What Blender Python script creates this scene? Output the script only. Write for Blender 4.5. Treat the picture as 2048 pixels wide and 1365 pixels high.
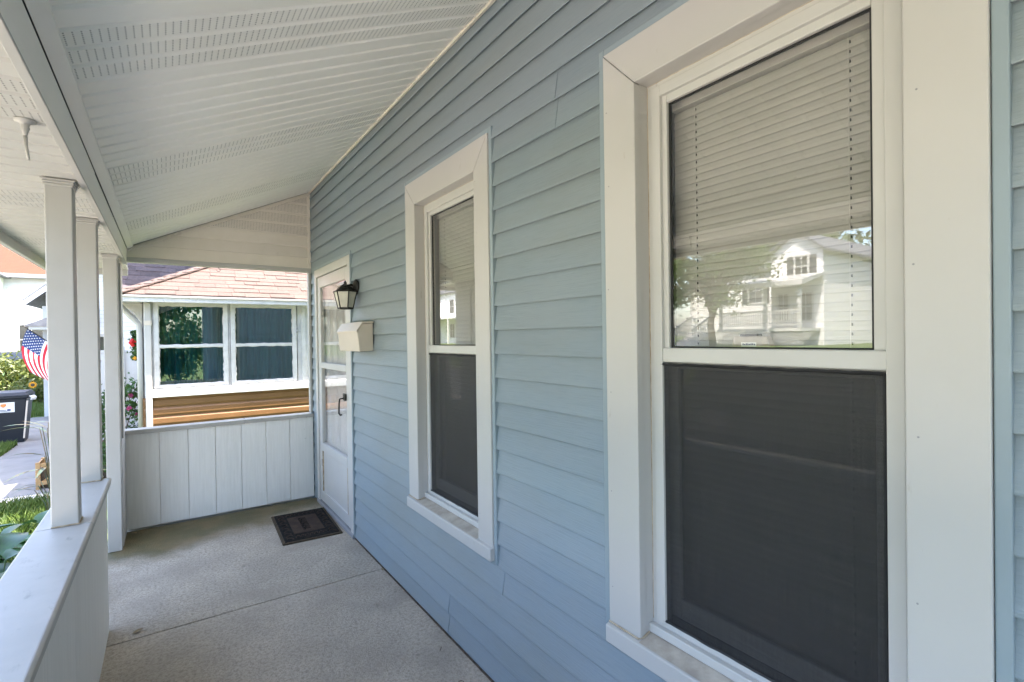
import bpy, bmesh, math, random
from mathutils import Vector, Matrix, noise
R = math.radians
random.seed(7)
scene = bpy.context.scene
for o in list(bpy.data.objects):
    bpy.data.objects.remove(o)

# ------------------------------------------------------------------ camera, sky, sun, exposure
CAM = Vector((-1.169, 0.0, 1.509))
yaw, pit, rol = R(34.677), R(-0.4216), R(-0.8077)
fw = Vector((math.sin(yaw)*math.cos(pit), math.cos(yaw)*math.cos(pit), math.sin(pit)))
rt = Vector((math.cos(yaw), -math.sin(yaw), 0)); up = rt.cross(fw)
r2 = math.cos(rol)*rt + math.sin(rol)*up; u2 = -math.sin(rol)*rt + math.cos(rol)*up
cam = bpy.data.cameras.new('camera'); cam.lens = 17.554; cam.sensor_width = 36; cam.sensor_fit = 'HORIZONTAL'
cam.clip_start = 0.02; cam.clip_end = 900
co = bpy.data.objects.new('camera', cam); scene.collection.objects.link(co)
co.matrix_world = Matrix(((r2.x, u2.x, -fw.x, CAM.x), (r2.y, u2.y, -fw.y, CAM.y), (r2.z, u2.z, -fw.z, CAM.z), (0, 0, 0, 1)))
scene.camera = co

EL = R(62); SH = Vector((0.93, -0.37)).normalized()
SUN = Vector((SH.x*math.cos(EL), SH.y*math.cos(EL), math.sin(EL)))
w = bpy.data.worlds.new('World'); scene.world = w; w.use_nodes = True
nt = w.node_tree; sky = nt.nodes.new('ShaderNodeTexSky'); sky.sky_type = 'NISHITA'; sky.sun_disc = False
sky.sun_elevation = EL; sky.sun_rotation = math.atan2(SH.x, SH.y); sky.air_density = 1.0; sky.dust_density = 2.2; sky.ozone_density = 0.9
nt.links.new(sky.outputs[0], nt.nodes['Background'].inputs[0]); nt.nodes['Background'].inputs[1].default_value = 0.15
sl = bpy.data.lights.new('sun', 'SUN'); sl.energy = 2.6; sl.angle = R(0.53); sl.color = (1, 0.955, 0.89)
so = bpy.data.objects.new('sun', sl); scene.collection.objects.link(so)
so.rotation_euler = SUN.to_track_quat('Z', 'Y').to_euler(); so.location = SUN*60
vs = scene.view_settings; vs.view_transform = 'Standard'; vs.look = 'None'; vs.gamma = 1; vs.use_curve_mapping = False
vs.exposure = 3.38
vs.use_white_balance = True; vs.white_balance_temperature = 6850; vs.white_balance_tint = 12
scene.cycles.max_bounces = 9; scene.cycles.diffuse_bounces = 5; scene.cycles.transparent_max_bounces = 16
scene.cycles.glossy_bounces = 4; scene.cycles.caustics_reflective = False; scene.cycles.caustics_refractive = False

# ------------------------------------------------------------------ helpers: objects
COL = scene.collection
ORG = {}
def empty(name, loc, label, cat, group=None):
    o = bpy.data.objects.new(name, None); COL.objects.link(o); o.location = loc; o.empty_display_size = .1
    ORG[o.name] = Vector(loc); tag(o, label, cat, group); return o
def tag(o, label=None, cat=None, group=None, kind=None):
    if label: o['label'] = label
    if cat: o['category'] = cat
    if group: o['group'] = group
    if kind: o['kind'] = kind
    return o
def place(o, parent, org):
    COL.objects.link(o); org = Vector(org); ORG[o.name] = org
    if parent is not None:
        o.parent = parent; o.location = org - ORG[parent.name]
    else: o.location = org
    return o
def copy_tree(o, off=(0, 0, 0), parent=None):
    c = o.copy(); COL.objects.link(c); c.parent = parent
    ORG[c.name] = ORG[o.name] + Vector(off)
    if parent is None: c.location = o.location + Vector(off)
    else: c.location = ORG[c.name] - ORG[parent.name]
    for ch in o.children: copy_tree(ch, off, c)
    return c
def sub(o, off, parent):      # copies a part (with its pieces) under a given parent, shifted
    return copy_tree(o, off, parent)

class MB:
    def __init__(s): s.v = []; s.f = []
    def add(s, vs, fs):
        n = len(s.v); s.v += [tuple(p) for p in vs]; s.f += [tuple(i+n for i in f) for f in fs]; return s
    def box(s, x0, x1, y0, y1, z0, z1):
        return s.add([(x0,y0,z0),(x1,y0,z0),(x1,y1,z0),(x0,y1,z0),(x0,y0,z1),(x1,y0,z1),(x1,y1,z1),(x0,y1,z1)],
                     [(0,3,2,1),(4,5,6,7),(0,1,5,4),(1,2,6,5),(2,3,7,6),(3,0,4,7)])
    def prism(s, poly, axis, a, b):   # poly in the two other axes (x,y,z order without axis)
        def p3(q, t):
            q = list(q); q.insert(axis, t); return q
        n = len(poly)
        return s.add([p3(q, a) for q in poly]+[p3(q, b) for q in poly],
                     [tuple(range(n))[::-1], tuple(range(n, 2*n))]+[(i,(i+1)%n,(i+1)%n+n,i+n) for i in range(n)])
    def hull8(s, lo, hi):             # two quads lo, hi joined
        return s.add(list(lo)+list(hi), [(3,2,1,0),(4,5,6,7),(0,1,5,4),(1,2,6,5),(2,3,7,6),(3,0,4,7)])
    def quad(s, a, b, c, d): return s.add([a,b,c,d], [(0,1,2,3)])
    def tube(s, pts, r, n=8, cap=True):
        pts = [Vector(p) for p in pts]; rs = r if isinstance(r, (list, tuple)) else [r]*len(pts)
        base = len(s.v); prev = None
        for i, p in enumerate(pts):
            d = (pts[min(i+1, len(pts)-1)] - pts[max(i-1, 0)]).normalized()
            if prev is None:
                a = d.orthogonal().normalized()
            else:
                a = (prev - d*prev.dot(d)); a = a.normalized() if a.length > 1e-6 else d.orthogonal().normalized()
            prev = a; b = d.cross(a)
            for k in range(n):
                t = 2*math.pi*k/n; s.v.append(tuple(p + (a*math.cos(t)+b*math.sin(t))*rs[i]))
        for i in range(len(pts)-1):
            for k in range(n):
                q = base+i*n; s.f.append((q+k, q+(k+1)%n, q+n+(k+1)%n, q+n+k))
        if cap:
            s.f.append(tuple(base+k for k in range(n))[::-1]); q = base+(len(pts)-1)*n; s.f.append(tuple(q+k for k in range(n)))
        return s
    def lathe(s, prof, c=(0,0,0), n=16, axis=2, rot=0):
        base = len(s.v)
        for r, h in prof:
            for k in range(n):
                t = 2*math.pi*k/n+rot; q = [r*math.cos(t), r*math.sin(t)]; q.insert(axis, h)
                s.v.append((q[0]+c[0], q[1]+c[1], q[2]+c[2]))
        for i in range(len(prof)-1):
            for k in range(n):
                q = base+i*n; s.f.append((q+k, q+(k+1)%n, q+n+(k+1)%n, q+n+k))
        s.f.append(tuple(base+k for k in range(n))[::-1]); q = base+(len(prof)-1)*n; s.f.append(tuple(q+k for k in range(n)))
        return s
    def mesh(s, name, m, org=(0,0,0), smooth=False, fix=True):
        org = Vector(org); me = bpy.data.meshes.new(name)
        me.from_pydata([tuple(Vector(p)-org) for p in s.v], [], s.f)
        if fix:
            b = bmesh.new(); b.from_mesh(me); bmesh.ops.recalc_face_normals(b, faces=b.faces); b.to_mesh(me); b.free()
        if smooth:
            for p in me.polygons: p.use_smooth = True
        if m: me.materials.append(m)
        return me
    def build(s, name, m, parent=None, org=None, bevel=0, smooth=False, fix=True):
        if org is None: org = ORG[parent.name] if parent is not None else (0,0,0)
        o = bpy.data.objects.new(name, s.mesh(name, m, org, smooth, fix)); place(o, parent, org)
        if bevel:
            md = o.modifiers.new('bevel', 'BEVEL'); md.width = bevel; md.segments = 2; md.limit_method = 'ANGLE'; md.angle_limit = R(40)
        return o

# ------------------------------------------------------------------ helpers: materials
def nodes(name):
    m = bpy.data.materials.new(name); m.use_nodes = True
    return m, m.node_tree.nodes, m.node_tree.links, m.node_tree.nodes['Principled BSDF']
def nz(N, L, vec, scale, detail=4, rough=.6):
    n = N.new('ShaderNodeTexNoise'); n.inputs['Scale'].default_value = scale; n.inputs['Detail'].default_value = detail
    n.inputs['Roughness'].default_value = rough; L.new(vec, n.inputs['Vector']); return n.outputs['Fac']
def mapping(N, L, vec, sc):
    n = N.new('ShaderNodeMapping'); n.inputs['Scale'].default_value = sc; L.new(vec, n.inputs['Vector']); return n.outputs[0]
def ramp(N, L, fac, a, b, ca=0, cb=1):
    n = N.new('ShaderNodeMapRange'); n.inputs[1].default_value = a; n.inputs[2].default_value = b
    n.inputs[3].default_value = ca; n.inputs[4].default_value = cb; n.interpolation_type = 'SMOOTHSTEP'; L.new(fac, n.inputs[0]); return n.outputs[0]
def mth(N, L, op, a, b=None):
    n = N.new('ShaderNodeMath'); n.operation = op
    for i, q in enumerate((a, b)):
        if q is None: continue
        if isinstance(q, (int, float)): n.inputs[i].default_value = q
        else: L.new(q, n.inputs[i])
    return n.outputs[0]
def mixc(N, L, fac, a, b, mode='MIX'):
    n = N.new('ShaderNodeMix'); n.data_type = 'RGBA'; n.blend_type = mode
    for i, q in ((0, fac), (6, a), (7, b)):
        if isinstance(q, (int, float)): n.inputs[i].default_value = q
        elif isinstance(q, tuple): n.inputs[i].default_value = (*q[:3], 1)
        else: L.new(q, n.inputs[i])
    return n.outputs[2]
def bumpn(N, L, h, strength, dist, bs, prev=None):
    n = N.new('ShaderNodeBump'); n.inputs['Strength'].default_value = strength; n.inputs['Distance'].default_value = dist
    L.new(h, n.inputs['Height'])
    if prev is not None: L.new(prev, n.inputs['Normal'])
    L.new(n.outputs[0], bs.inputs['Normal']); return n.outputs[0]
def coords(N, world=False):
    if world: return N.new('ShaderNodeNewGeometry').outputs['Position']
    return N.new('ShaderNodeTexCoord').outputs['Object']
def mat(name, c1, c2=None, scale=4, stretch=(1,1,1), rough=.5, bump=0, bscale=60, bstretch=(1,1,1), bdist=.01, rnd=0,
        spec=.4, metal=0, dirt=None, world=True, lap=0, lapd=.012):
    """dirt = (colour, scale, lo, hi, amount, stretch)"""
    m, N, L, B = nodes(name); P = coords(N, world)
    c2 = c2 or tuple(x*.86 for x in c1)
    f = ramp(N, L, nz(N, L, mapping(N, L, P, stretch), scale), .3, .7)
    c = mixc(N, L, f, c1, c2)
    if dirt:
        dc, ds, lo, hi, am, st = dirt
        d = ramp(N, L, nz(N, L, mapping(N, L, P, st), ds, 6, .65), lo, hi, 0, am); c = mixc(N, L, d, c, dc)
    if rnd:
        oi = N.new('ShaderNodeObjectInfo'); h = N.new('ShaderNodeHueSaturation')
        L.new(ramp(N, L, oi.outputs['Random'], 0, 1, 1-rnd, 1+rnd), h.inputs['Value']); L.new(c, h.inputs['Color']); c = h.outputs[0]
    nrm = None
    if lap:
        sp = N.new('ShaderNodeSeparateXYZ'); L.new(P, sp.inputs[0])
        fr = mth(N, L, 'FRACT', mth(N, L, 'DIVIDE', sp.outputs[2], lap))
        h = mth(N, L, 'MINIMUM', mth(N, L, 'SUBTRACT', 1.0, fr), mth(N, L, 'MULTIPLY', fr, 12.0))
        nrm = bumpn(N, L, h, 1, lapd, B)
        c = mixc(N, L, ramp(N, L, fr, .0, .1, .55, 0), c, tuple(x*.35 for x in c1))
    L.new(c, B.inputs['Base Color'])
    if bump: bumpn(N, L, nz(N, L, mapping(N, L, P, bstretch), bscale, 5), bump, bdist, B, nrm)
    B.inputs['Roughness'].default_value = rough; B.inputs['Metallic'].default_value = metal
    B.inputs['Specular IOR Level'].default_value = spec
    return m
def glassmat(name, boost=1.7, tint=(1,1,1), rough=0.0):
    m, N, L, B = nodes(name); N.remove(B); out = N['Material Output']
    t = N.new('ShaderNodeBsdfTransparent'); t.inputs[0].default_value = (*tint, 1)
    g = N.new('ShaderNodeBsdfGlossy'); g.inputs['Roughness'].default_value = rough
    f = N.new('ShaderNodeFresnel'); ge = N.new('ShaderNodeNewGeometry')
    L.new(mth(N, L, 'ADD', mth(N, L, 'MULTIPLY', ge.outputs['Backfacing'], 1/1.5-1.5), 1.5), f.inputs[0])   # same film reflectance on both faces of the sheet
    fac = mth(N, L, 'MINIMUM', mth(N, L, 'MULTIPLY', f.outputs[0], boost), .9)
    mx = N.new('ShaderNodeMixShader'); L.new(fac, mx.inputs[0]); L.new(t.outputs[0], mx.inputs[1]); L.new(g.outputs[0], mx.inputs[2])
    L.new(mx.outputs[0], out.inputs[0]); return m
def leafmat(name, c1, c2, rough=.45, trans=.25):
    m, N, L, B = nodes(name); P = coords(N, True)
    f = nz(N, L, P, 9, 3); f = ramp(N, L, f, .35, .65)
    c = mixc(N, L, f, c1, c2); L.new(c, B.inputs['Base Color']); B.inputs['Roughness'].default_value = rough
    t = N.new('ShaderNodeBsdfTranslucent'); L.new(c, t.inputs[0]); mx = N.new('ShaderNodeMixShader'); mx.inputs[0].default_value = trans
    L.new(B.outputs[0], mx.inputs[1]); L.new(t.outputs[0], mx.inputs[2]); L.new(mx.outputs[0], N['Material Output'].inputs[0]); return m
def ventmat(name, base, ax, ay, px, py, r, lo, hi):
    """small round ventilation holes punched in a grid on object axes ax, ay"""
    m, N, L, B = nodes(name); P = coords(N, False); sp = N.new('ShaderNodeSeparateXYZ'); L.new(P, sp.inputs[0])
    def cell(o, p): return mth(N, L, 'MULTIPLY', mth(N, L, 'SUBTRACT', mth(N, L, 'FRACT', mth(N, L, 'DIVIDE', o, p)), .5), p)
    a = cell(sp.outputs[ax], px); b = cell(sp.outputs[ay], py)
    d = mth(N, L, 'SQRT', mth(N, L, 'ADD', mth(N, L, 'MULTIPLY', a, a), mth(N, L, 'MULTIPLY', b, b)))
    h = ramp(N, L, d, r*.75, r*1.25, 1, 0)
    inb = mth(N, L, 'MULTIPLY', mth(N, L, 'GREATER_THAN', sp.outputs[ay], lo), mth(N, L, 'LESS_THAN', sp.outputs[ay], hi))
    h = mth(N, L, 'MULTIPLY', h, inb)
    g = ramp(N, L, nz(N, L, coords(N, True), 3), .3, .7)
    c = mixc(N, L, g, base, tuple(x*.93 for x in base)); c = mixc(N, L, h, c, (.03, .03, .03))
    L.new(c, B.inputs['Base Color']); B.inputs['Roughness'].default_value = .45; B.inputs['Specular IOR Level'].default_value = .3; return m

W_ = (.80, .775, .72)
M = {}
M['vinyl'] = mat('white vinyl', (.90,.885,.84), (.87,.85,.805), 3, rough=.34, spec=.5, dirt=((.42,.38,.30), 14, .62, .85, .25, (1,1,1)))
M['vent'] = ventmat('vented vinyl', (.89,.875,.83), 0, 1, .018, .0102, .0021, .008, .082)
M['soffit'] = mat('dimmed soffit vinyl', (.54,.53,.505), (.50,.49,.465), 3, rough=.45, spec=.3, dirt=((.35,.32,.26), 14, .62, .85, .25, (1,1,1)))  # white vinyl copy, darkened in colour to offset strong light on the soffit
M['svent'] = ventmat('dimmed vented soffit', (.53,.52,.495), 0, 1, .018, .0102, .0021, .008, .082)  # vented twin of the darkened soffit copy
M['gable'] = mat('gable vinyl', (.74,.69,.62), (.68,.63,.55), 3, rough=.5, spec=.3, rnd=.03, dirt=((.30,.26,.20), 9, .62, .8, .35, (1,1,1)))
M['gvent'] = ventmat('vented gable vinyl', (.72,.67,.60), 0, 2, .0125, .0115, .0023, .012, .094)
M['white'] = mat('white paint', (.49,.48,.465), (.445,.435,.415), 2.5, rough=.45, bump=.12, bscale=35, bdist=.004, dirt=((.40,.35,.28), 22, .66, .8, .5, (1,1,.5)))
M['capw'] = mat('weathered white cap', (.45,.432,.405), (.40,.385,.36), 5, rough=.4, bump=.1, bscale=40, bdist=.004, dirt=((.16,.155,.15), 18, .57, .78, .5, (1.6,.6,1)))
M['boards'] = mat('painted boards', (.84,.82,.785), (.785,.765,.73), 14, (4,4,.22), rough=.6, bump=.6, bscale=26, bstretch=(5,5,.55), bdist=.004, rnd=.015, dirt=((.20,.18,.15), 24, .70, .76, .75, (1,1,.7)))
M['casing'] = mat('cream coil trim', (.50,.485,.467), (.475,.46,.44), 2, rough=.38, spec=.4, bump=.22, bscale=5, bstretch=(1,1,.4), bdist=.01, dirt=((.30,.25,.18), 30, .64, .78, .5, (1,1,.35)))
M['sillgrime'] = mat('grimy sill top', (.52,.47,.40), (.36,.31,.26), 12, rough=.7, bump=.2, bscale=60, dirt=((.12,.09,.07), 38, .66, .74, .8, (1,1,1)))
M['caulk'] = mat('brown caulk line', (.34,.25,.16), (.55,.46,.34), 30, rough=.8)
M['vframe'] = mat('white window vinyl', (.54,.53,.51), (.51,.50,.48), 3, rough=.32, spec=.45)
M['black'] = mat('black rubber', (.012,.012,.013), (.02,.02,.02), 30, rough=.6)
M['slat'] = mat('blind slat', (.43,.415,.37), (.41,.395,.35), 3, rough=.4, rnd=.03)
M['cord'] = mat('blind cord', (.62,.60,.55), rough=.8)
M['room'] = mat('dim room wall', (.16,.15,.14), rough=.9)
M['glass'] = glassmat('window glass', 2.3)
M['doorglass'] = glassmat('storm glass', 1.2)
M['tealglass'] = glassmat('neighbour glass', 2.8, (.6,.8,.82))
M['frost'] = mat('seeded lantern glass', (.62,.60,.52), (.5,.48,.42), 8, rough=.35, bump=.3, bscale=90)
M['iron'] = mat('black iron', (.018,.017,.016), (.035,.032,.03), 30, rough=.45, metal=.3, bump=.15, bscale=150)
M['plastic'] = mat('cream plastic', (.62,.545,.465), (.58,.51,.43), 4, rough=.42, bump=.05, bscale=80)
M['tan'] = mat('tan vinyl planks', (.225,.112,.046), (.195,.096,.039), 3, rough=.42, bump=.1, bscale=30, bstretch=(.4,1,4), rnd=.04)
M['peel'] = mat('peeling white paint', (.62,.61,.60), (.52,.51,.50), 9, rough=.6, bump=.5, bscale=22, bdist=.012, dirt=((.28,.25,.22), 22, .62, .72, .7, (1,1,.6)))
M['shingle'] = mat('rose brown shingle', (.098,.066,.055), (.078,.052,.043), 26, rough=.9, bump=.5, bscale=160, rnd=.07)
M['dshingle'] = mat('dark brown shingle', (.085,.062,.062), (.055,.042,.045), 20, rough=.92, bump=.5, bscale=120, rnd=.22)  # dark tone carries the rear wing roof's shade
M['oroof'] = mat('orange roof', (.19,.030,.012), (.155,.025,.010), 6, (1,1,3), rough=.85, bump=.4, bscale=30, lap=.09, lapd=.006)
M['groof'] = mat('grey roof', (.17,.175,.19), (.11,.115,.13), 8, rough=.85, bump=.3, bscale=40)
M['wside'] = mat('white lap siding', (.80,.79,.77), (.76,.75,.73), 1, rough=.5, lap=.125)
M['gside'] = mat('pale grey trim', (.55,.57,.58), (.5,.52,.53), 2, rough=.5)
M['teal'] = mat('teal siding reflection', (.01,.10,.11), (.006,.06,.066), 5, (6,6,.4), rough=.8)  # teal of the mirrored blue siding, put into a sheet behind the glass
M['binb'] = mat('dark navy bin plastic', (.005,.008,.014), (.008,.011,.018), 4, rough=.45, bump=.15, bscale=120)
M['sticker'] = mat('white sticker', (.8,.8,.78), rough=.4)
M['orange'] = mat('orange print', (.75,.22,.06), rough=.5)
M['navyp'] = mat('navy print', (.03,.05,.16), rough=.5)
M['flagr'] = mat('flag red', (.55,.02,.035), (.48,.02,.03), 8, rough=.8); M['flagw'] = mat('flag white', (.82,.78,.76), rough=.8)
M['flagb'] = mat('flag blue', (.02,.05,.16), rough=.8)
M['wood'] = mat('raw cedar', (.42,.27,.13), (.33,.2,.09), 5, (1,1,8), rough=.75, bump=.2, bscale=40)
M['bark'] = mat('bark', (.13,.095,.065), (.07,.05,.035), 8, (3,3,.5), rough=.95, bump=.8, bscale=12, bstretch=(3,3,.5), bdist=.03)
M['hosta'] = leafmat('broad green leaf', (.018,.068,.016), (.032,.105,.022), .35)
M['leaf'] = leafmat('tree leaf', (.055,.11,.022), (.12,.17,.035), .6)
M['leafo'] = leafmat('autumn leaf', (.26,.15,.03), (.14,.14,.03), .6)
M['shrub'] = leafmat('shrub leaf', (.03,.085,.022), (.07,.15,.03), .5)
M['yshrub'] = leafmat('yellow green leaf', (.12,.13,.022), (.05,.08,.018), .5)
M['bronze'] = leafmat('bronze leaf', (.10,.08,.045), (.05,.09,.07), .4)
M['grassb'] = leafmat('grass blade', (.10,.15,.022), (.06,.11,.016), .6)
M['petal'] = leafmat('magenta petal', (.5,.03,.16), (.6,.1,.25), .6); M['petalw'] = leafmat('white petal', (.75,.72,.7), (.7,.6,.62), .6)
M['sunf'] = mat('yellow petal', (.75,.33,.02), rough=.7); M['red'] = mat('red ribbon', (.55,.012,.012), rough=.5)
M['asphalt'] = mat('asphalt', (.12,.118,.115), (.09,.09,.088), 2, rough=.9, bump=.4, bscale=90)
M['walk'] = mat('concrete drive', (.21,.205,.20), (.165,.16,.158), 2.2, rough=.9, bump=.5, bscale=70, dirt=((.16,.15,.14), 5, .55, .75, .5, (1,1,1)))
M['kerb'] = mat('pale concrete', (.55,.50,.42), (.47,.43,.36), 4, rough=.9, bump=.3, bscale=80)
M['ground'] = mat('lawn soil', (.085,.14,.03), (.13,.16,.045), .6, rough=.95, bump=.8, bscale=25, bdist=.04)
M['tyre'] = mat('tyre', (.02,.02,.02), rough=.8); M['rim'] = mat('alloy', (.5,.5,.52), rough=.3, metal=.9)
M['carp'] = mat('dark green car paint', (.012,.035,.03), (.012,.033,.028), 2, rough=.18, spec=.7); M['carg'] = mat('grey car paint', (.03,.033,.036), rough=.2, spec=.7)
M['carglass'] = mat('car glass', (.015,.018,.02), rough=.05, spec=.8)
M['tail'] = mat('red lamp lens', (.6,.006,.006), rough=.15, spec=.8)
M['shutter'] = mat('dark shutter', (.05,.055,.06), rough=.6); M['pane'] = mat('dark pane', (.03,.035,.04), rough=.06, spec=.8)
M['mat_edge'] = mat('brown mat rim', (.085,.06,.035), (.055,.04,.024), 20, rough=.95, bump=.6, bscale=150)
M['mat_dark'] = mat('black mat pile', (.014,.013,.012), (.03,.027,.024), 45, rough=1, bump=.8, bscale=120, spec=.1)
M['mat_mid'] = mat('worn brown pile', (.075,.052,.038), (.05,.036,.03), 14, rough=1, bump=.6, bscale=160, spec=.1)
M['gutter'] = mat('grey gutter', (.3,.3,.31), rough=.5)
M['dry'] = mat('dry leaf', (.30,.23,.13), (.2,.14,.08), 40, rough=.9)

# blue clapboard: embossed wood grain along the board
def siding():
    m, N, L, B = nodes('blue vinyl clapboard'); P = coords(N, True)
    g1 = nz(N, L, mapping(N, L, P, (1,.035,1)), 260, 3); g2 = nz(N, L, mapping(N, L, P, (1,.5,1)), 1.3, 3)
    blot = ramp(N, L, g2, .35, .7)
    c = mixc(N, L, blot, (.228,.284,.322), (.248,.289,.316))
    c = mixc(N, L, ramp(N, L, g1, .45, .72, 0, .26), c, (.165,.215,.245))
    gr = ramp(N, L, nz(N, L, mapping(N, L, P, (1,.3,1)), 1.8, 6, .7), .40, .75, 0, .38)   # greenish mildew film in drifts
    c = mixc(N, L, gr, c, (.215,.224,.186))
    oi = N.new('ShaderNodeObjectInfo'); h = N.new('ShaderNodeHueSaturation')
    L.new(ramp(N, L, oi.outputs['Random'], 0, 1, .975, 1.025), h.inputs['Value']); L.new(c, h.inputs['Color'])
    L.new(h.outputs[0], B.inputs['Base Color']); B.inputs['Roughness'].default_value = .5; B.inputs['Specular IOR Level'].default_value = .35
    b = bumpn(N, L, g1, .6, .002, B); bumpn(N, L, nz(N, L, mapping(N, L, P, (1,.25,.6)), 3, 2), .3, .006, B, b); return m
M['blue'] = siding()
M['bluetrim'] = mat('blue channel', (.265,.325,.36), (.25,.305,.335), 3, rough=.45)
def concrete(name, c1, c2, speck, stain):
    m, N, L, B = nodes(name); P = coords(N, True); sp = N.new('ShaderNodeSeparateXYZ'); L.new(P, sp.inputs[0])
    c = mixc(N, L, ramp(N, L, nz(N, L, P, 2.2, 5), .3, .7), c1, c2)
    v = N.new('ShaderNodeTexVoronoi'); v.inputs['Scale'].default_value = 120; L.new(P, v.inputs['Vector'])
    fine = nz(N, L, P, 62, 5, .8)
    c = mixc(N, L, ramp(N, L, fine, .42, .66, 0, speck), c, tuple(x*.30 for x in c1))
    c = mixc(N, L, ramp(N, L, v.outputs['Distance'], .0, .22, speck*.8, 0), c, tuple(min(1, x*1.55) for x in c1))
    blot = ramp(N, L, nz(N, L, P, 1.7, 5), .46, .66, 0, .62); c = mixc(N, L, blot, c, tuple(x*.6 for x in c1))
    spot = ramp(N, L, nz(N, L, P, 11, 3), .66, .74, 0, .6); c = mixc(N, L, spot, c, tuple(x*.4 for x in c1))
    if stain:   # damp algae patch creeping out from the end wall
        edge = mth(N, L, 'ADD', sp.outputs[1], mth(N, L, 'MULTIPLY', mth(N, L, 'SUBTRACT', nz(N, L, P, 3.0, 5, .6), .5), .75))
        edge = mth(N, L, 'ADD', edge, mth(N, L, 'MULTIPLY', mth(N, L, 'ADD', sp.outputs[0], .75), -.30))
        f = ramp(N, L, edge, 4.32, 4.72, 0, .95)
        c = mixc(N, L, f, c, mixc(N, L, ramp(N, L, nz(N, L, P, 5, 4), .4, .65), (.10,.088,.036), (.155,.115,.05)))
        # finer grit mortar veil along joints
        L.new(ramp(N, L, f, 0, 1, .92, .55), B.inputs['Roughness'])
    L.new(c, B.inputs['Base Color']); B.inputs['Specular IOR Level'].default_value = .3
    if not stain: B.inputs['Roughness'].default_value = .9
    b = bumpn(N, L, fine, .6, .006, B); bumpn(N, L, v.outputs['Distance'], .4, .004, B, b); return m
M['slabA'] = concrete('exposed aggregate concrete', (.51,.437,.352), (.41,.355,.288), .7, True)
M['slabB'] = concrete('trowelled concrete', (.52,.445,.36), (.42,.36,.292), .55, False)
def screenmat():
    m, N, L, B = nodes('insect screen'); P = coords(N, True); out = N['Material Output']
    t = N.new('ShaderNodeBsdfTransparent')
    B.inputs['Base Color'].default_value = (.016,.016,.018,1); B.inputs['Roughness'].default_value = .55
    a = nz(N, L, mapping(N, L, P, (1,1,.02)), 260, 2); b = nz(N, L, mapping(N, L, P, (1,.02,1)), 260, 2)
    f = mth(N, L, 'ADD', ramp(N, L, a, .3, .7, -.02, .02), ramp(N, L, b, .3, .7, .50, .55))
    mx = N.new('ShaderNodeMixShader'); L.new(f, mx.inputs[0]); L.new(t.outputs[0], mx.inputs[1]); L.new(B.outputs[0], mx.inputs[2])
    L.new(mx.outputs[0], out.inputs[0]); return m
M['screen'] = screenmat()

# ================================================================== SETTING: ground, street, drive
def ground():
    mb = MB(); xs = [-260,-120,-60,-40,-30,-26,-24,-22,-21,-20,-19,-18,-17,-16,-12,-7,-3,0,10,60,260]; ys = [-260,-100,-40,-20,-10,0,6,12,20,30,45,70,120,300]
    def hz(x): 
        t = min(1, max(0, (-17-x)/4)); return -.6 + 1.5*t*t*(3-2*t)
    vs = [(x, y, hz(x)) for y in ys for x in xs]; n = len(xs)
    mb.add(vs, [(j*n+i, j*n+i+1, (j+1)*n+i+1, (j+1)*n+i) for j in range(len(ys)-1) for i in range(n-1)])
    tag(mb.build('ground', M['ground'], smooth=True), kind='structure')
ground()
tag(MB().box(-15.2,-7.0,-150,200,-.70,-.592).build('road', M['asphalt']), kind='structure')
for x0, x1 in ((-7.0,-6.82), (-15.38,-15.2)):
    tag(MB().box(x0,x1,-150,200,-.7,-.5).build('kerb', M['kerb']), kind='structure')
drive = tag(MB().box(-6.8,-1.75,9.40,9.404,-.7,-.596).build('driveway', M['walk'], org=(-4,9.4,-.6)), kind='structure')
for y0, y1 in ((9.404,12.82), (12.84,16.3), (16.32,19.5)):
    MB().box(-6.8,-1.75,y0,y1,-.7,-.588).build('concrete_slab', M['walk'], drive, bevel=.004)
tag(MB().box(-6.8,-1.75,9.12,9.395,-.7,-.56).build('driveway_edging', M['kerb'], bevel=.01), kind='structure')
tag(MB().box(-6.8,-5.2,-60,9.1,-.7,-.588).build('pavement', M['kerb']), kind='structure')
tag(MB().box(-5.19,-2.26,-8,4.5,-.7,-.588).build('added_forecourt', M['kerb']), kind='structure')  # unseen pale paving added to bounce sunlight up to the porch ceiling
# concrete steps up to the porch opening
tag(MB().box(-2.25,-1.93,3.42,4.58,-.7,-.40).box(-1.93,-1.6,3.42,4.58,-.7,-.20).build('porch_steps', M['slabB'], bevel=.008), kind='structure')

# ================================================================== PORCH FLOOR
pf = tag(MB().box(-1.56,-.001,-4,5.02,-.7,-.0065).build('porch_floor', M['slabB'], org=(-.7,1,0)), kind='structure')
tag(MB().box(-1.555,-.002,3.1925,5.02,-.006,0).build('floor_slab', M['slabA'], pf, bevel=.003), label='rough exposed aggregate slab with green damp stain')
MB().box(-1.555,-.002,-4,3.1885,-.006,-.0015).build('floor_slab', M['slabB'], pf, bevel=.003)

# ================================================================== BLUE HOUSE
house = empty('blue_house', (0,0,-.6), 'pale blue clapboard house with two white trimmed windows along the porch', 'house')
WIN_DY = 1.583
OPEN = [  # (y0,y1,z0,z1) inner openings
    (.345,1.005,.60,2.262), (.345+WIN_DY,1.005+WIN_DY,.60,2.262), (3.84,4.85,-.6,2.12)]
CUT = [(.29,1.06), (.29+WIN_DY,1.06+WIN_DY), (3.80,4.885)]
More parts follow.
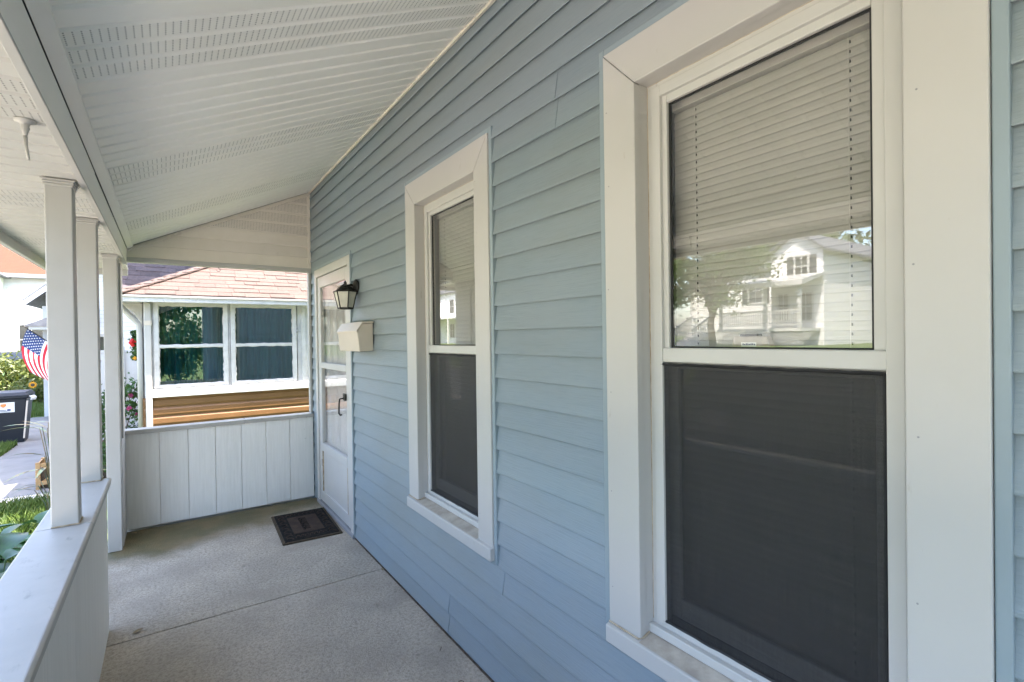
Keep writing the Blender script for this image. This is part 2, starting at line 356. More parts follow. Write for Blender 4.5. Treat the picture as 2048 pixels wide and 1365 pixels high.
# structural shell (sheathing with holes, side, back, roof)
sh = MB()
ysplit = [-7, .345, 1.005, .345+WIN_DY, 1.005+WIN_DY, 3.84, 4.85, 5.06]
for i in range(len(ysplit)-1):
    a, b = ysplit[i], ysplit[i+1]
    op = [o for o in OPEN if abs(o[0]-a) < 1e-6]
    if op:
        sh.box(.002,.012,a,b,op[0][3],5.3)
        if op[0][2] > -.5: sh.box(.002,.012,a,b,-.6,op[0][2])
    else: sh.box(.002,.012,a,b,-.6,5.3)
sh.build('wall', M['bluetrim'], house)
MB().box(.012,7,5.035,5.055,-.6,5.3).build('wall', M['bluetrim'], house)
MB().box(6.98,7,-7,5.035,-.6,5.3).box(.012,6.98,-7,-6.98,-.6,5.3).build('wall', M['bluetrim'], house)
MB().box(.0125,6.97,-6.97,5.03,-.02,0).box(.0125,6.97,-6.97,5.03,2.95,2.97).box(3.5,3.52,-6.97,5.03,0,2.95).build('interior_lining', M['room'], house)
MB().prism([(-.45,5.12),(-.45,5.22),(3.5,8.0),(7.45,5.22),(7.45,5.12),(3.5,7.88)], 1, -7.4, 5.4).build('roof', M['groof'], house)
MB().prism([(.02,5.3),(3.5,7.75),(6.98,5.3)], 1, 5.03, 5.05).build('gable', M['bluetrim'], house)
ROW = .1016; Z0 = .0185
def plank(y0, y1, z, proud=0., hgt=ROW):
    """one clapboard course: wedge with a proud lower butt"""
    x = -.0195-proud
    return MB().prism([(x+.0052,z+.002),(x+.0045,z-.0015),(x+.001,z-.002),(x,z+.001),(x+.0006,z+.008),(-.0040-proud*.6,z+hgt+.004),(-.0020,z+hgt+.004),(x+.0032,z+.009)], 1, y0, y1).build('siding_plank', M['blue'], house)
JOINTS = {  # row -> y of lap joint (from the photograph)
    23: 1.39, 22: 1.39, 0: 2.285, 1: 2.28, 4: 1.775}
nrow = int((2.93-Z0)/ROW)+1
for k in range(-1, nrow):
    z = Z0+k*ROW
    segs = [(-6.9, 5.052)]
    h = ROW if z+ROW < 2.955 else 2.955-z
    if k == -1: continue
    for (a, b, z0, z1), (c0, c1) in zip(OPEN, CUT):
        if z < z1+(.055 if z1 > 2.2 else .0) and z+ROW > z0-.03:
            ns = []
            for s in segs:
                if s[0] < c0 and s[1] > c1: ns += [(s[0], c0), (c1, s[1])]
                else: ns.append(s)
            segs = ns
    for s in segs:
        j = JOINTS.get(k)
        if j and s[0] < j < s[1]:
            plank(s[0], j, z, 0, h); plank(j-.02, s[1], z, .0028, h)
        else: plank(s[0], s[1], z, 0, h)
MB().box(-.012,0,-6.9,3.80,-.0,Z0-.003).box(-.012,0,4.885,5.052,-.0,Z0-.003).build('starter_strip', M['bluetrim'], house)
MB().box(-.0215,-.0122,-6.9,3.79,-.0005,.0035).build('dirt_line', M['bark'], house)
# end wall seen mirrored in the neighbour's windows
for k in range(0, 36):
    z = Z0+k*ROW-.4; MB().prism([(5.056,z),(5.0735,z-.002),(5.0735,z+.008),(5.0595,z+ROW),(5.056,z+ROW)], 0, .02, 5).build('siding_plank', M['blue'], house)
MB().box(-.006,.075,5.052,5.08,-.6,2.2).build('corner_board', M['bluetrim'], house, bevel=.004)
MB().box(-.03,.02,5.08,5.094,-.6,5.1).build('corner_board', M['bluetrim'], house)

# ---- windows
def make_window(dy, first):
    y0, y1 = .232+dy, 1.125+dy; iy0, iy1 = .352+dy, 1.0+dy; zt, izt, zb = 2.385, 2.252, .606
    wroot = MB().box(.028,.075,.345+dy,.385+dy,.63,2.262).box(.028,.075,.965+dy,1.005+dy,.63,2.262)\
        .box(.028,.075,.385+dy,.965+dy,2.222,2.262).box(.028,.075,.385+dy,.965+dy,.63,.665).build('window', M['vframe'], house, org=(0,.68+dy,.55), bevel=.003)
    org = ORG[wroot.name]
    xf, xb = -.030, 0.0
    # flat coil-wrapped casing, mitred at the head
    def slab(poly, x0, x1): return MB().prism(poly, 0, x0, x1)
    e = .0012
    slab([(y1,zb),(y1,zt-e),(iy1,izt-e),(iy1,zb)], xf, xb).build('casing', M['casing'], wroot, bevel=.003)
    slab([(y0,zb-.03),(y0,zt-e),(iy0,izt-e),(iy0,zb-.03)], xf, xb).build('casing', M['casing'], wroot, bevel=.003)
    slab([(y0+e,zt),(y1-e,zt),(iy1-e,izt),(iy0+e,izt)], xf-.0015, xb).build('casing', M['casing'], wroot, bevel=.003)
    nl = MB()
    for zz in (.72,1.02,1.33,1.65,1.97,2.2):
        for yy in (y1-.016, iy0-.018): nl.lathe([(.0020,xf+.001),(.0020,xf-.0006),(.001,xf-.0009)], (0,yy+.004*math.sin(zz*9),zz+.02*math.sin(yy*31)), 8, 0)
    tag(nl.build('nail_heads', M['gutter'], wroot), kind='stuff')
    # jamb returns
    MB().box(-.004,.034,iy1,iy1+.008,zb+.01,izt).build('jamb', M['casing'], wroot)
    MB().box(-.004,.034,iy0-.008,iy0,zb+.01,izt).build('jamb', M['casing'], wroot)
    MB().box(-.004,.034,iy0-.008,iy1+.008,izt,izt+.008).build('head_jamb', M['casing'], wroot)
    MB().tube([(.030,iy1-.001,zb+.05),(.0295,iy1-.0015,1.5),(.030,iy1-.001,izt-.003)], .0028, 5).build('caulk', M['caulk'], wroot)
    MB().tube([(.030,iy0+.01,izt-.001),(.030,iy1-.003,izt-.001)], .0026, 5).build('caulk', M['caulk'], wroot)
    # stepped vinyl frame and upper sash
    s0, s1 = .385+dy, .965+dy
    MB().box(.022,.05,s1-.014,s1+.018,.66,2.238).box(.022,.05,s0-.018,s0+.014,.66,2.238).box(.022,.05,s0+.014,s1-.014,2.206,2.238).build('stop', M['vframe'], wroot, bevel=.002)
    g0, g1, gz0, gz1 = .424+dy, .935+dy, 1.472, 2.184
    MB().box(.034,.062,g1,s1,1.43,2.215).box(.034,.062,s0,g0,1.43,2.215).box(.034,.062,g0,g1,gz1,2.215).build('sash', M['vframe'], wroot, bevel=.003)
    MB().box(.026,.062,s0,s1,1.430,gz0).build('meeting_rail', M['vframe'], wroot, bevel=.004)
    MB().box(.046,.049,g0,g1,gz0,gz1).build('pane', M['glass'], wroot)
    MB().box(.044,.052,g1-.006,g1,gz0,gz1).box(.044,.052,g0,g0+.006,gz0,gz1).box(.044,.052,g0+.006,g1-.006,gz0,gz0+.004).box(.044,.052,g0+.006,g1-.006,gz1-.004,gz1).build('gasket', M['black'], wroot)
    # lower sash set back behind the screen
    lz0, lz1 = .672, 1.45
    MB().box(.063,.085,g1-.008,s1,lz0,lz1).box(.063,.085,s0,g0+.008,lz0,lz1).box(.063,.085,g0+.008,g1-.008,lz0,lz0+.06).box(.063,.085,g0+.008,g1-.008,lz1-.04,lz1).build('sash', M['vframe'], wroot, bevel=.003)
    MB().box(.074,.077,g0+.008,g1-.008,lz0+.06,lz1-.04).build('pane', M['glass'], wroot)
    # screen with a wavering spline
    c0, c1, cz0, cz1 = .402+dy, .958+dy, .668, 1.424
    MB().box(.0300,.0312,c0,c1,cz0,cz1).build('insect_screen', M['screen'], wroot)
    rng = random.Random(3 if first else 8)
    def wob(a, b, n=26):
        a, b = Vector(a), Vector(b); return [a.lerp(b, i/n)+Vector((rng.uniform(-.0006,.0006), rng.uniform(-.0009,.0009), rng.uniform(-.0011,.0011))) for i in range(n+1)]
    MB().tube(wob((.026,c1,cz0),(.026,c1,cz1)), .0035, 5).tube(wob((.026,c0,cz0),(.026,c0,cz1)), .0035, 5).tube(wob((.026,c0,cz1),(.026,c1,cz1)), .0042, 5).tube(wob((.026,c0,cz0),(.026,c1,cz0)), .0042, 5).build('screen_spline', M['black'], wroot)
    # sill: sloping nose, frame step, grime
    MB().prism([(-.046,.548),(-.046,.603),(.03,.622),(.03,.548)], 1, y0-.005, y1+.003).build('sill', M['casing'], wroot, bevel=.004)
    MB().quad((-.040,iy0+.002,.6060),(-.040,iy1-.002,.6060),(.026,iy1-.002,.6225),(.026,iy0+.002,.6225)).build('sill_top', M['sillgrime'], wroot)
    MB().box(.008,.028,iy0,iy1,.622,.648).build('sill_step', M['vframe'], wroot, bevel=.003)
    MB().tube([(-.034,y1-.003,.611),(-.034,iy1+.004,.611),(-.02,iy1-.002,.613),(.006,iy1-.003,.622)], .003, 5).build('caulk', M['caulk'], wroot)
    # blue J-channel round the casing
    j = .024
    for (a, b, c, d) in ((y1+.001,y1+j,.535,zt+j), (y0-j,y0-.001,.535,zt+j), (y0-.001,y1+.001,zt+.001,zt+j), (y0-.001,y1+.001,.532,.546)):
        MB().box(-.024,.0,a,b,c,d).build('channel', M['bluetrim'], wroot, bevel=.003)
    return wroot
w1 = make_window(0, True); w2 = make_window(WIN_DY, False)
# sash lock with a small label, seen behind the pane of the near window
lk = MB().hull8([(.056,.652,1.474),(.085,.652,1.474),(.085,.755,1.474),(.056,.755,1.474)], [(.058,.66,1.503),(.08,.66,1.503),(.08,.748,1.503),(.058,.748,1.503)]).build('sash_lock', M['sillgrime'], w1, bevel=.003)
MB().box(.0548,.056,.686,.726,1.477,1.488).build('label', M['sticker'], lk); MB().box(.054,.075,.682,.728,1.503,1.509).build('lever', M['black'], lk)
lm = MB()
for i in range(8): lm.box(.0541,.0547,.689+i*.0043,.6915+i*.0043,1.4805,1.4805+(.005 if i % 3 else .0038))
lm.build('print', M['navyp'], lk)

# ---- blinds behind the windows
def make_blind(dy, label):
    t = empty('window_blind', (.13,.68+dy,.66), label, 'blind', 'mini blinds in the porch windows')
    y0, y1 = .402+dy, .957+dy
    MB().box(.088,.116,y0-.004,y1+.004,2.178,2.206).build('head_rail', M['slat'], t, bevel=.002)
    sm = None; n = 68; p = .0218
    for i in range(n):
        z = 2.160-i*p
        if sm is None:
            mb = MB(); prof = [(-.0026,-.0132),(-.0024,-.005),(-.0006,.005),(.0026,.0128)]; th = .0006
            poly = [(x, q) for x, q in prof]+[(x+th, q+th*.4) for x, q in prof[::-1]]
            sm = mb.prism([(x+.101, q+z) for x, q in poly], 1, y0, y1).mesh('slat', M['slat'], (.101,.68+dy,z))
        so_ = place(bpy.data.objects.new('slat', sm), t, (.101,.68+dy,z))
        if z < 1.44: so_.rotation_euler.y = .30
    MB().box(.092,.110,y0,y1,.672,.686).build('bottom_rail', M['slat'], t)
    for yy in (y0+.085, y1-.075):
        MB().tube([(.0955,yy+.003,.68),(.0955,yy+.003,2.18)], .0006, 5).build('cord', M['cord'], t)
        hb_ = MB()
        for i in range(n): hb_.box(.0962,.0988,yy-.0010,yy+.0010,2.1565-i*p,2.1625-i*p)
        tag(hb_.build('cord_slots', M['black'], t), kind='stuff')
    return t
make_blind(0, 'off-white mini blind hanging inside the large near window'); make_blind(WIN_DY, 'off-white mini blind hanging inside the window beside the mailbox')

# ---- storm door
door = MB().box(-.026,.004,3.800,3.868,0.02,2.155).box(-.026,.004,4.822,4.885,0.02,2.155).box(-.026,.004,3.868,4.822,2.085,2.155).build('door', M['vframe'], house, org=(0,4.34,0), bevel=.004)
MB().box(-.034,.02,3.79,4.89,.0,.032).build('threshold', M['gutter'], door, bevel=.003)
D0, D1 = 3.872, 4.818
MB().box(-.014,.02,D0,D0+.092,.036,2.08).box(-.014,.02,D1-.092,D1,.036,2.08).box(-.014,.02,D0+.092,D1-.092,1.985,2.08).build('stile', M['vframe'], door, bevel=.004)
MB().box(-.016,.022,D0+.092,D1-.092,1.255,1.305).build('rail', M['vframe'], door, bevel=.004)
MB().box(-.016,.022,D0+.092,D1-.092,.50,.575).build('rail', M['vframe'], door, bevel=.004)
MB().box(-.0155,.021,D0+.03,D1-.03,.04,.135).build('rail', M['vframe'], door, bevel=.004)
MB().box(-.006,.012,D0+.092,D1-.092,.135,.50).build('kick_panel', M['vframe'], door)
MB().box(.002,.005,D0+.092,D1-.092,.575,1.255).build('pane', M['doorglass'], door); MB().box(-.002,.001,D0+.092,D1-.092,1.305,1.985).build('pane', M['doorglass'], door)
MB().box(-.0165,.001,D0+.090,D0+.095,.13,.50).box(-.0165,.001,D1-.095,D1-.090,.13,.50).build('gasket', M['caulk'], door)
cur = MB(); n = 60
for i in range(n):
    a = D0+.06+(D1-D0-.12)*i/n; b = D0+.06+(D1-D0-.12)*(i+1)/n; fa = .034+.008*math.sin(i*.9)+.004*math.sin(i*2.3); fb = .034+.008*math.sin((i+1)*.9)+.004*math.sin((i+1)*2.3)
    cur.quad((fa,a,.5),(fb,b,.5),(fb,b,2.0),(fa,a,2.0))
cur.build('curtain_or_reflection', M['flagw'], door, smooth=True, fix=False)
MB().box(.115,.15,3.85,4.84,.0,2.11).build('inner_door', M['white'], door)
hd = MB().box(-.032,-.014,3.955,4.005,1.03,1.085).build('handle', M['iron'], door, bevel=.004)
MB().tube([(-.03,3.98,1.05),(-.062,3.98,1.045),(-.066,3.985,1.0),(-.064,4.0,.93),(-.05,4.01,.912),(-.038,4.01,.918)], .0065, 6).build('lever', M['iron'], hd, smooth=True)
MB().box(-.0165,-.0135,D1-.085,D1-.06,.36,.42).build('hinge', M['gutter'], door)
MB().box(-.027,0,3.777,3.799,.02,2.178).box(-.027,0,4.886,4.908,.02,2.178).box(-.027,0,3.799,4.886,2.156,2.178).build('channel', M['bluetrim'], house, bevel=.003)

# ================================================================== PORCH ROOF, CEILING, BEAM, GABLE END
pr = empty('porch_roof', (-1,1,2.1), 'white vinyl clad porch roof with ribbed vented ceiling and boxed beam', 'porch roof')
XE, ZE = -1.432, 2.269; SL = (2.935-2.269)/1.432
def cz(x): return 2.935+SL*x
RP = .10175; Y0R = 1.572
def strip_mesh(name, m, x0, x1, zfun):
    prof = [(0.0,.010),(.0035,.010),(.0115,0),(.0900,0),(.0985,.010),(RP,.010),(RP,.015),(0,.015)]
    mb = MB(); n = len(prof); o0 = Vector((x0,0,zfun(x0)))
    mb.add([(x0,y,zfun(x0)+h) for y, h in prof]+[(x1,y,zfun(x1)+h) for y, h in prof], [tuple(range(n)), tuple(range(n,2*n))]+[(i,(i+1)%n,(i+1)%n+n,i+n) for i in range(n)])
    return mb.mesh(name, m, o0), o0
cm, c0 = strip_mesh('ceiling_panel', M['vinyl'], -1.40, -.012, cz); cvm, _ = strip_mesh('ceiling_panel', M['vent'], -1.40, -.012, cz)
SZ = 2.150
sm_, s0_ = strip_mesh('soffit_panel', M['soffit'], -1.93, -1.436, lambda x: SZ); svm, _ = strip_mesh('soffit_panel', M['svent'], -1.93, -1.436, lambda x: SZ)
for k in range(-30, 39):
    y = Y0R+k*RP
    if y+RP < 5.11: place(bpy.data.objects.new('ceiling_panel', cvm if k % 12 in (1,2,3) else cm), pr, (c0.x, y, c0.z))
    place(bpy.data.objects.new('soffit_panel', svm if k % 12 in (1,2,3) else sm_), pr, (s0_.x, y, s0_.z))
YA, YB = -1.48, 5.54
# boxed beam: inner face with drip lip, then the ceiling's edge channel
MB().prism([(-1.438,2.146),(-1.424,2.146),(-1.421,2.176),(-1.417,2.262),(-1.438,2.275)], 1, YA, 2.86).build('beam_face', M['vinyl'], pr, bevel=.002)
MB().prism([(-1.438,2.146),(-1.425,2.146),(-1.4225,2.176),(-1.419,2.262),(-1.438,2.275)], 1, 2.84, 5.06).build('beam_face', M['vinyl'], pr, bevel=.002)
MB().box(-1.444,-1.421,YA,5.06,2.138,2.147).build('beam_lip', M['white'], pr, bevel=.002)
MB().prism([(-1.4155,cz(-1.4155)-.012),(-1.378,cz(-1.378)-.012),(-1.378,cz(-1.378)+.01),(-1.4155,cz(-1.4155)+.01)], 1, YA, 5.06).build('ceiling_channel', M['vinyl'], pr, bevel=.002)
MB().prism([(-.030,cz(-.03)-.010),(-.0165,cz(-.02)-.012),(-.0165,cz(0)+.02),(-.030,cz(-.03)+.01)], 1, YA, 5.06).build('ceiling_channel', M['gable'], pr)
# outer fascia and the roof above
MB().box(-1.965,-1.93,YA,YB,2.095,2.30).build('fascia', M['white'], pr, bevel=.004)
MB().box(-1.929,-1.44,YB,YB+.03,2.10,2.30).build('fascia', M['white'], pr, bevel=.004)
MB().prism([(-2.06,2.305),(-2.06,2.335),(0,3.26),(0,3.23)], 1, YA-.05, YB+.06).build('roof_deck', M['groof'], pr)
MB().box(-1.925,-1.445,YA,YB,2.2,2.24).build('soffit_backing', M['room'], pr)
MB().prism([(-1.43,2.31),(-1.43,2.33),(-.0,3.02),(0,2.99)], 1, YA, 5.06).build('ceiling_backing', M['room'], pr)
# gable infill above the end opening
GY = 5.07
gz0 = 2.199
for k in range(8):
    z = gz0+k*.1012; zz = z+.1012
    def xl(z): return max(-1.430, (z-2.935)/SL)
    if z > 2.90: break
    za = min(zz, 2.918)
    poly = [(xl(z+.006)-.0,z),( -.035,z),(-.035,za),(xl(za),za)]
    if z < cz(-1.43): poly = [(-1.43,z),(-.035,z),(-.035,za),(xl(za),za)] + ([(-1.43,cz(-1.43))] if za > cz(-1.43) else [])
    n = len(poly)
    def fy(q): return GY-.020+.018*(q-z)/.1012
    mb = MB().add([(x,fy(q),q) for x,q in poly]+[(x,GY+.01,q) for x,q in poly], [tuple(range(n)), tuple(range(n,2*n))[::-1]]+[(i,(i+1)%n,(i+1)%n+n,i+n) for i in range(n)])
    mb.build('gable_plank', M['gvent'] if 3 <= k else M['gable'], pr, org=(-.035,GY,z))
MB().hull8([(-1.43,GY-.026,cz(-1.43)-.030),(-1.43,GY-.012+.03,cz(-1.43)-.030),(-1.43,GY+.018,cz(-1.43)),(-1.43,GY-.02,cz(-1.43))], [(-.03,GY-.02,cz(-.03)-.030),(-.03,GY+.018,cz(-.03)-.030),(-.03,GY+.018,cz(-.03)),(-.03,GY-.02,cz(-.03))]).build('gable_trim', M['gable'], pr, bevel=.002)
MB().box(-.040,-.014,GY-.021,GY+.01,2.19,2.91).build('gable_trim', M['gable'], pr, bevel=.002)
MB().box(-1.45,-.014,GY-.022,GY+.05,2.160,2.198).build('gable_sill', M['white'], pr, bevel=.003)
MB().box(-1.45,-.014,GY+.012,GY+.05,2.198,2.9).build('gable_back', M['white'], pr)

MB().prism([(-1.93,2.24),(-1.93,2.33),(-.002,3.2),(-.002,2.8),(-1.4,2.2)], 1, 5.125, 5.14).build('gable_back', M['white'], pr)
# ---- end opening trim, posts
MB().box(-.040,-.0165,GY-.015,GY+.045,.815,2.16).build('opening_trim', M['white'], house, bevel=.003)
def post(y, zb, label, dx=0, wx=.082, wy=.088):
    t = empty('porch_post', (-1.505,y+wy/2,zb), label, 'post', 'white porch posts')
    x0 = -1.546+dx; x1 = x0+wx
    MB().box(x0,x1,y,y+wy,zb,SZ-.002).build('shaft', M['white'], t, bevel=.004)
    mb = MB()
    for i, (e, z0, z1) in enumerate(((.003,SZ-.030,SZ-.020),(.006,SZ-.020,SZ-.010),(.011,SZ-.010,SZ-.003))):
        mb.box(x0-e,x1+e,y-e,y+wy+e,z0,z1)
    mb.build('capital', M['white'], t, bevel=.003)
    if zb > .1: MB().tube([(x0,y-.002,zb+.004),(x1,y-.002,zb+.004),(x1+.002,y+wy,zb+.004)], .003, 5).build('caulk', M['caulk'], t)
    return t
CAPZ = .797
post(2.59, CAPZ, 'nearest square white post standing on the low porch wall cap')
post(3.335, CAPZ, 'white post at the end of the low porch wall beside the step opening', .006)
p3 = post(4.60, 0, 'white corner post standing on the porch floor by the end wall', .008)
MB().box(-1.47,-1.452,4.688,5.051,.0,2.14).build('corner_return', M['white'], p3, bevel=.003)
MB().tube([(-1.447,4.70,.80),(-1.447,4.70,2.1)], .006, 6).build('cable', M['white'], p3)

# ---- low front wall
pw = empty('porch_wall', (-1.5,1,-.6), 'low white painted porch wall with a flat weathered cap', 'wall')
y = -3.5; wid = 1.15
while y < 3.36:
    MB().box(-1.56,-1.440,y,min(y+wid,3.365)-.003,-.6,.757).build('board', M['boards'], pw, bevel=.002); y += wid
for a, b in ((-3.5,2.588), (2.592,3.385)):
    MB().prism([(-1.600,.757),(-1.600,.79),(-1.594,CAPZ),(-1.428,CAPZ),(-1.420,.789),(-1.424,.757)], 1, a, b).build('cap', M['capw'], pw, bevel=.003)
# ---- end wall
ew = empty('porch_end_wall', (-.75,5.05,0), 'white grooved board half wall closing the far end of the porch', 'wall')
gx = [-1.462,-1.232,-1.032,-.832,-.632,-.432,-.230,-.018]
for i in range(7):
    MB().box(gx[i]+.0016,gx[i+1]-.0016,5.052,5.075,.006+.004*(i % 2),.772).build('board', M['boards'], ew, bevel=.003)
MB().box(-1.462,-.018,5.063,5.12,0,.772).build('backing', M['gable'], ew)
MB().box(-1.462,-.018,5.12,5.14,-.6,.772).build('outer_face', M['white'], ew)
MB().box(-1.478,-.60,5.028,5.15,.772,.806).build('cap', M['capw'], ew, bevel=.004)
MB().box(-.598,-.017,5.028,5.15,.772,.8065).build('cap', M['capw'], ew, bevel=.004)

# ================================================================== SMALL PORCH THINGS
# lantern
t = empty('wall_lantern', (-.02,3.655,1.89), 'black iron wall lantern with frosted panes beside the storm door', 'lantern')
MB().lathe([(.052,-.0),(.058,-.012),(.05,-.02),(.03,-.026),(.026,-.034)], (-.014,3.655,1.892), 20, 0).build('back_plate', M['iron'], t, smooth=True)
MB().tube([(-.035,3.655,1.90),(-.06,3.655,1.908),(-.085,3.655,1.90),(-.098,3.655,1.882)], .009, 8).build('arm', M['iron'], t, smooth=True)
lx, ly = -.100, 3.655
MB().lathe([(.090,1.852),(.088,1.858),(.066,1.868),(.046,1.89),(.034,1.897),(.034,1.902),(.02,1.908),(.012,1.912),(.013,1.92),(.007,1.928),(.002,1.938)], (lx,ly,0), 6, 2, R(30)).build('roof', M['iron'], t)
MB().lathe([(.05,1.728),(.058,1.733),(.058,1.741),(.05,1.743)], (lx,ly,0), 6, 2, R(30)).build('base', M['iron'], t)
for k in range(6):
    a = R(30+60*k); b = R(90+60*k)
    rt_, rb_ = .080, .053
    q = [(lx+rb_*math.cos(a),ly+rb_*math.sin(a),1.741),(lx+rb_*math.cos(b),ly+rb_*math.sin(b),1.741),(lx+rt_*math.cos(b),ly+rt_*math.sin(b),1.854),(lx+rt_*math.cos(a),ly+rt_*math.sin(a),1.854)]
    cx = Vector((lx,ly,1.8)); qi = [tuple(cx.lerp(Vector(p), .96)) for p in q]
    MB().hull8(q, qi).build('pane', M['frost'], t)
    MB().tube([q[0], q[3]], .0048, 5).build('bar', M['iron'], t)
# mailbox
t = empty('mailbox', (-.02,3.57,1.425), 'cream mailbox with sloped lid mounted on the blue siding', 'mailbox')
ma, mb_ = 3.315, 3.775
MB().prism([(-.018,1.432),(-.112,1.427),(-.126,1.56),(-.09,1.617),(-.018,1.617)], 1, ma, mb_).build('body', M['plastic'], t, bevel=.005)
MB().prism([(-.014,1.618),(-.014,1.632),(-.092,1.629),(-.133,1.568),(-.131,1.556),(-.124,1.566),(-.088,1.619)], 1, ma-.008, mb_+.008).build('lid', M['plastic'], t, bevel=.004)
# doormat: rim, pile, centre panel, worked border scrolls
t = empty('doormat', (-.26,4.31,0), 'dark brown and black worn doormat in front of the storm door', 'doormat')
mo = Vector((-.262,4.308,0)); rz = R(-2.5)
def rotp(x, y, z): return (mo.x+x*math.cos(rz)-y*math.sin(rz), mo.y+x*math.sin(rz)+y*math.cos(rz), z)
def rbox(mb, x0, x1, y0, y1, z0, z1): return mb.hull8([rotp(x0,y0,z0),rotp(x1,y0,z0),rotp(x1,y1,z0),rotp(x0,y1,z0)], [rotp(x0,y0,z1),rotp(x1,y0,z1),rotp(x1,y1,z1),rotp(x0,y1,z1)])
rbox(MB(), -.215,.215,-.345,.345,0.0005,.012).build('rim', M['mat_edge'], t, bevel=.004)
rbox(MB(), -.195,.195,-.325,.325,.012,.017).build('pile', M['mat_dark'], t, bevel=.002)
rbox(MB(), -.112,.112,-.20,.20,.017,.0195).build('centre_panel', M['mat_mid'], t, bevel=.002)
sc = MB()
for i in range(46):
    a = i/46*2*(.31+.62); 
    for sx in (-.153,.153):
        if i < 11:
            c = (sx, -.28+i*.056); sc.tube([rotp(c[0]+.024*math.cos(q)*(1 if i % 2 else -1), c[1]+.02*math.sin(q*1.3), .0185) for q in [j*.7 for j in range(7)]], .0032, 4)
for i in range(7):
    for sy in (-.262,.262): sc.tube([rotp(-.1+i*.033+.014*math.cos(q), sy+.022*math.sin(q*1.4), .0185) for q in [j*.7 for j in range(7)]], .003, 4)
sc.build('border_scroll', M['mat_mid'], t)
em = MB()
for i in range(9): em.tube([rotp(.012*math.sin(i*2.1)-.02, -.13+i*.032+.02*math.cos(q), .0215+0*q) if j % 2 else rotp(.03*math.cos(q)-.01, -.13+i*.032+.012*math.sin(q), .0215) for j, q in enumerate([k*.9 for k in range(6)])], .0028, 4)
em.build('emblem', M['mat_dark'], t)
# ceiling plant hook, screw hook under the gable
t = empty('ceiling_hook', (-1.49,2.02,SZ), 'white plant hook screwed to the ribbed soffit near the beam', 'hook')
MB().lathe([(.025,SZ),(.025,SZ-.005),(.013,SZ-.010),(.009,SZ-.018),(.011,SZ-.024),(.007,SZ-.034),(.005,SZ-.045)], (-1.492,1.965,0), 16).build('rose', M['white'], t, smooth=True)
MB().tube([(-1.492,1.965,SZ-.045),(-1.490,1.962,SZ-.075),(-1.486,1.955,SZ-.1),(-1.483,1.95,SZ-.118)], [.005,.0042,.0036,.003], 8).build('shank', M['white'], t, smooth=True)
tag(MB().tube([(-.785,5.06,2.162),(-.785,5.06,2.15)]+[(-.785+.014*math.sin(a),5.06,2.136+.014*math.cos(a)) for a in [i*.45 for i in range(0,11)]], .0024, 6).build('screw_hook', M['iron'], org=(-.785,5.06,2.16), smooth=True), 'small metal screw hook under the gable board at porch end', 'hook')
# litter on the floor
def dry_leaf(p, s, ang, label):
    mb = MB(); n = 5
    for i in range(n+1):
        u = i/n; wv = s*.28*math.sin(math.pi*min(1, u*.92+.04)); zc = .004+s*.22*u*u*(1.2-u)
        for q in (-1, 0, 1):
            x = (u-.5)*s; yv = q*wv+.2*s*u*u
            mb.v.append((p[0]+x*math.cos(ang)-yv*math.sin(ang), p[1]+x*math.sin(ang)+yv*math.cos(ang), zc+(abs(q)*.25*wv)))
    for i in range(n):
        for q in range(2): k = i*3+q; mb.f.append((k,k+1,k+4,k+3))
    o = mb.build('fallen_leaf', M['dry'], org=(*p,0)); md = o.modifiers.new('thick','SOLIDIFY'); md.thickness = .0008
    tag(o, label, 'leaf', 'dry litter on the porch floor')
dry_leaf((-1.315,3.25), .05, .3, 'curled dry leaf on the concrete near the low porch wall')
dry_leaf((-.03,3.17), .03, 1.2, 'tiny dead leaf against the siding at the floor joint')
dry_leaf((-1.40,4.95), .045, 2.2, 'dead leaf in the mossy corner by the end wall')
for p, a, L_, lab in (((-.10,2.19), .9, .035, 'small dark twig on the concrete floor below the far window'), ((-.13,1.93), 2.4, .025, 'short bit of twig on the concrete nearest the camera')):
    q = Vector((*p, .003)); d = Vector((math.cos(a), math.sin(a), 0))
    tag(MB().tube([q-d*L_/2, q+Vector((.003,.002,.002)), q+d*L_/2], .0016, 5).build('twig', M['bark'], org=tuple(q)), lab, 'twig', 'dry litter on the porch floor')

# ================================================================== NEIGHBOUR WITH TAN PLANKS
nb = empty('neighbor_house', (-1,8,-.6), 'neighbouring house with tan planks, white framed windows and rose shingles', 'house')
NX0, NX1, NY = -1.42, 3.2, 8.0
for k in range(12):
    z1 = .79-k*.117; z0 = z1-.117
    MB().prism([(NY+.001,z0),(NY-.014,z0),(NY-.018,z0+.012),(NY-.017,z0+.072),(NY-.003,z0+.092),(NY-.003,z1),(NY+.001,z1)], 0, NX0, NX1).build('siding_plank', M['tan'], nb)
MB().box(NX0,NX0+.01,NY,16,-.6,2.05).box(NX0,-1.31,NY,NY+.05,.79,2.05).box(.45,NX1,NY,NY+.05,.79,2.05).box(-.455,-.435,NY,NY+.05,.79,2.05).build('wall', M['peel'], nb)
MB().box(NX0+.02,NX1,NY+.02,NY+.05,-.6,.79).box(NX0+.01,NX1,NY+.02,NY+.05,2.03,2.2).build('wall', M['peel'], nb)
for k in range(12): MB().box(NX0-.012,NX0,NY+.003,16,.79-k*.117-.112,.79-k*.117-.004).build('side_plank', M['tan'], nb)
MB().prism([(NY-.06,.79),(NY-.06,.868),(NY-.05,.893),(NY+.02,.90),(NY+.02,.79)], 0, NX0+.07, NX1).build('sill', M['peel'], nb, bevel=.005)
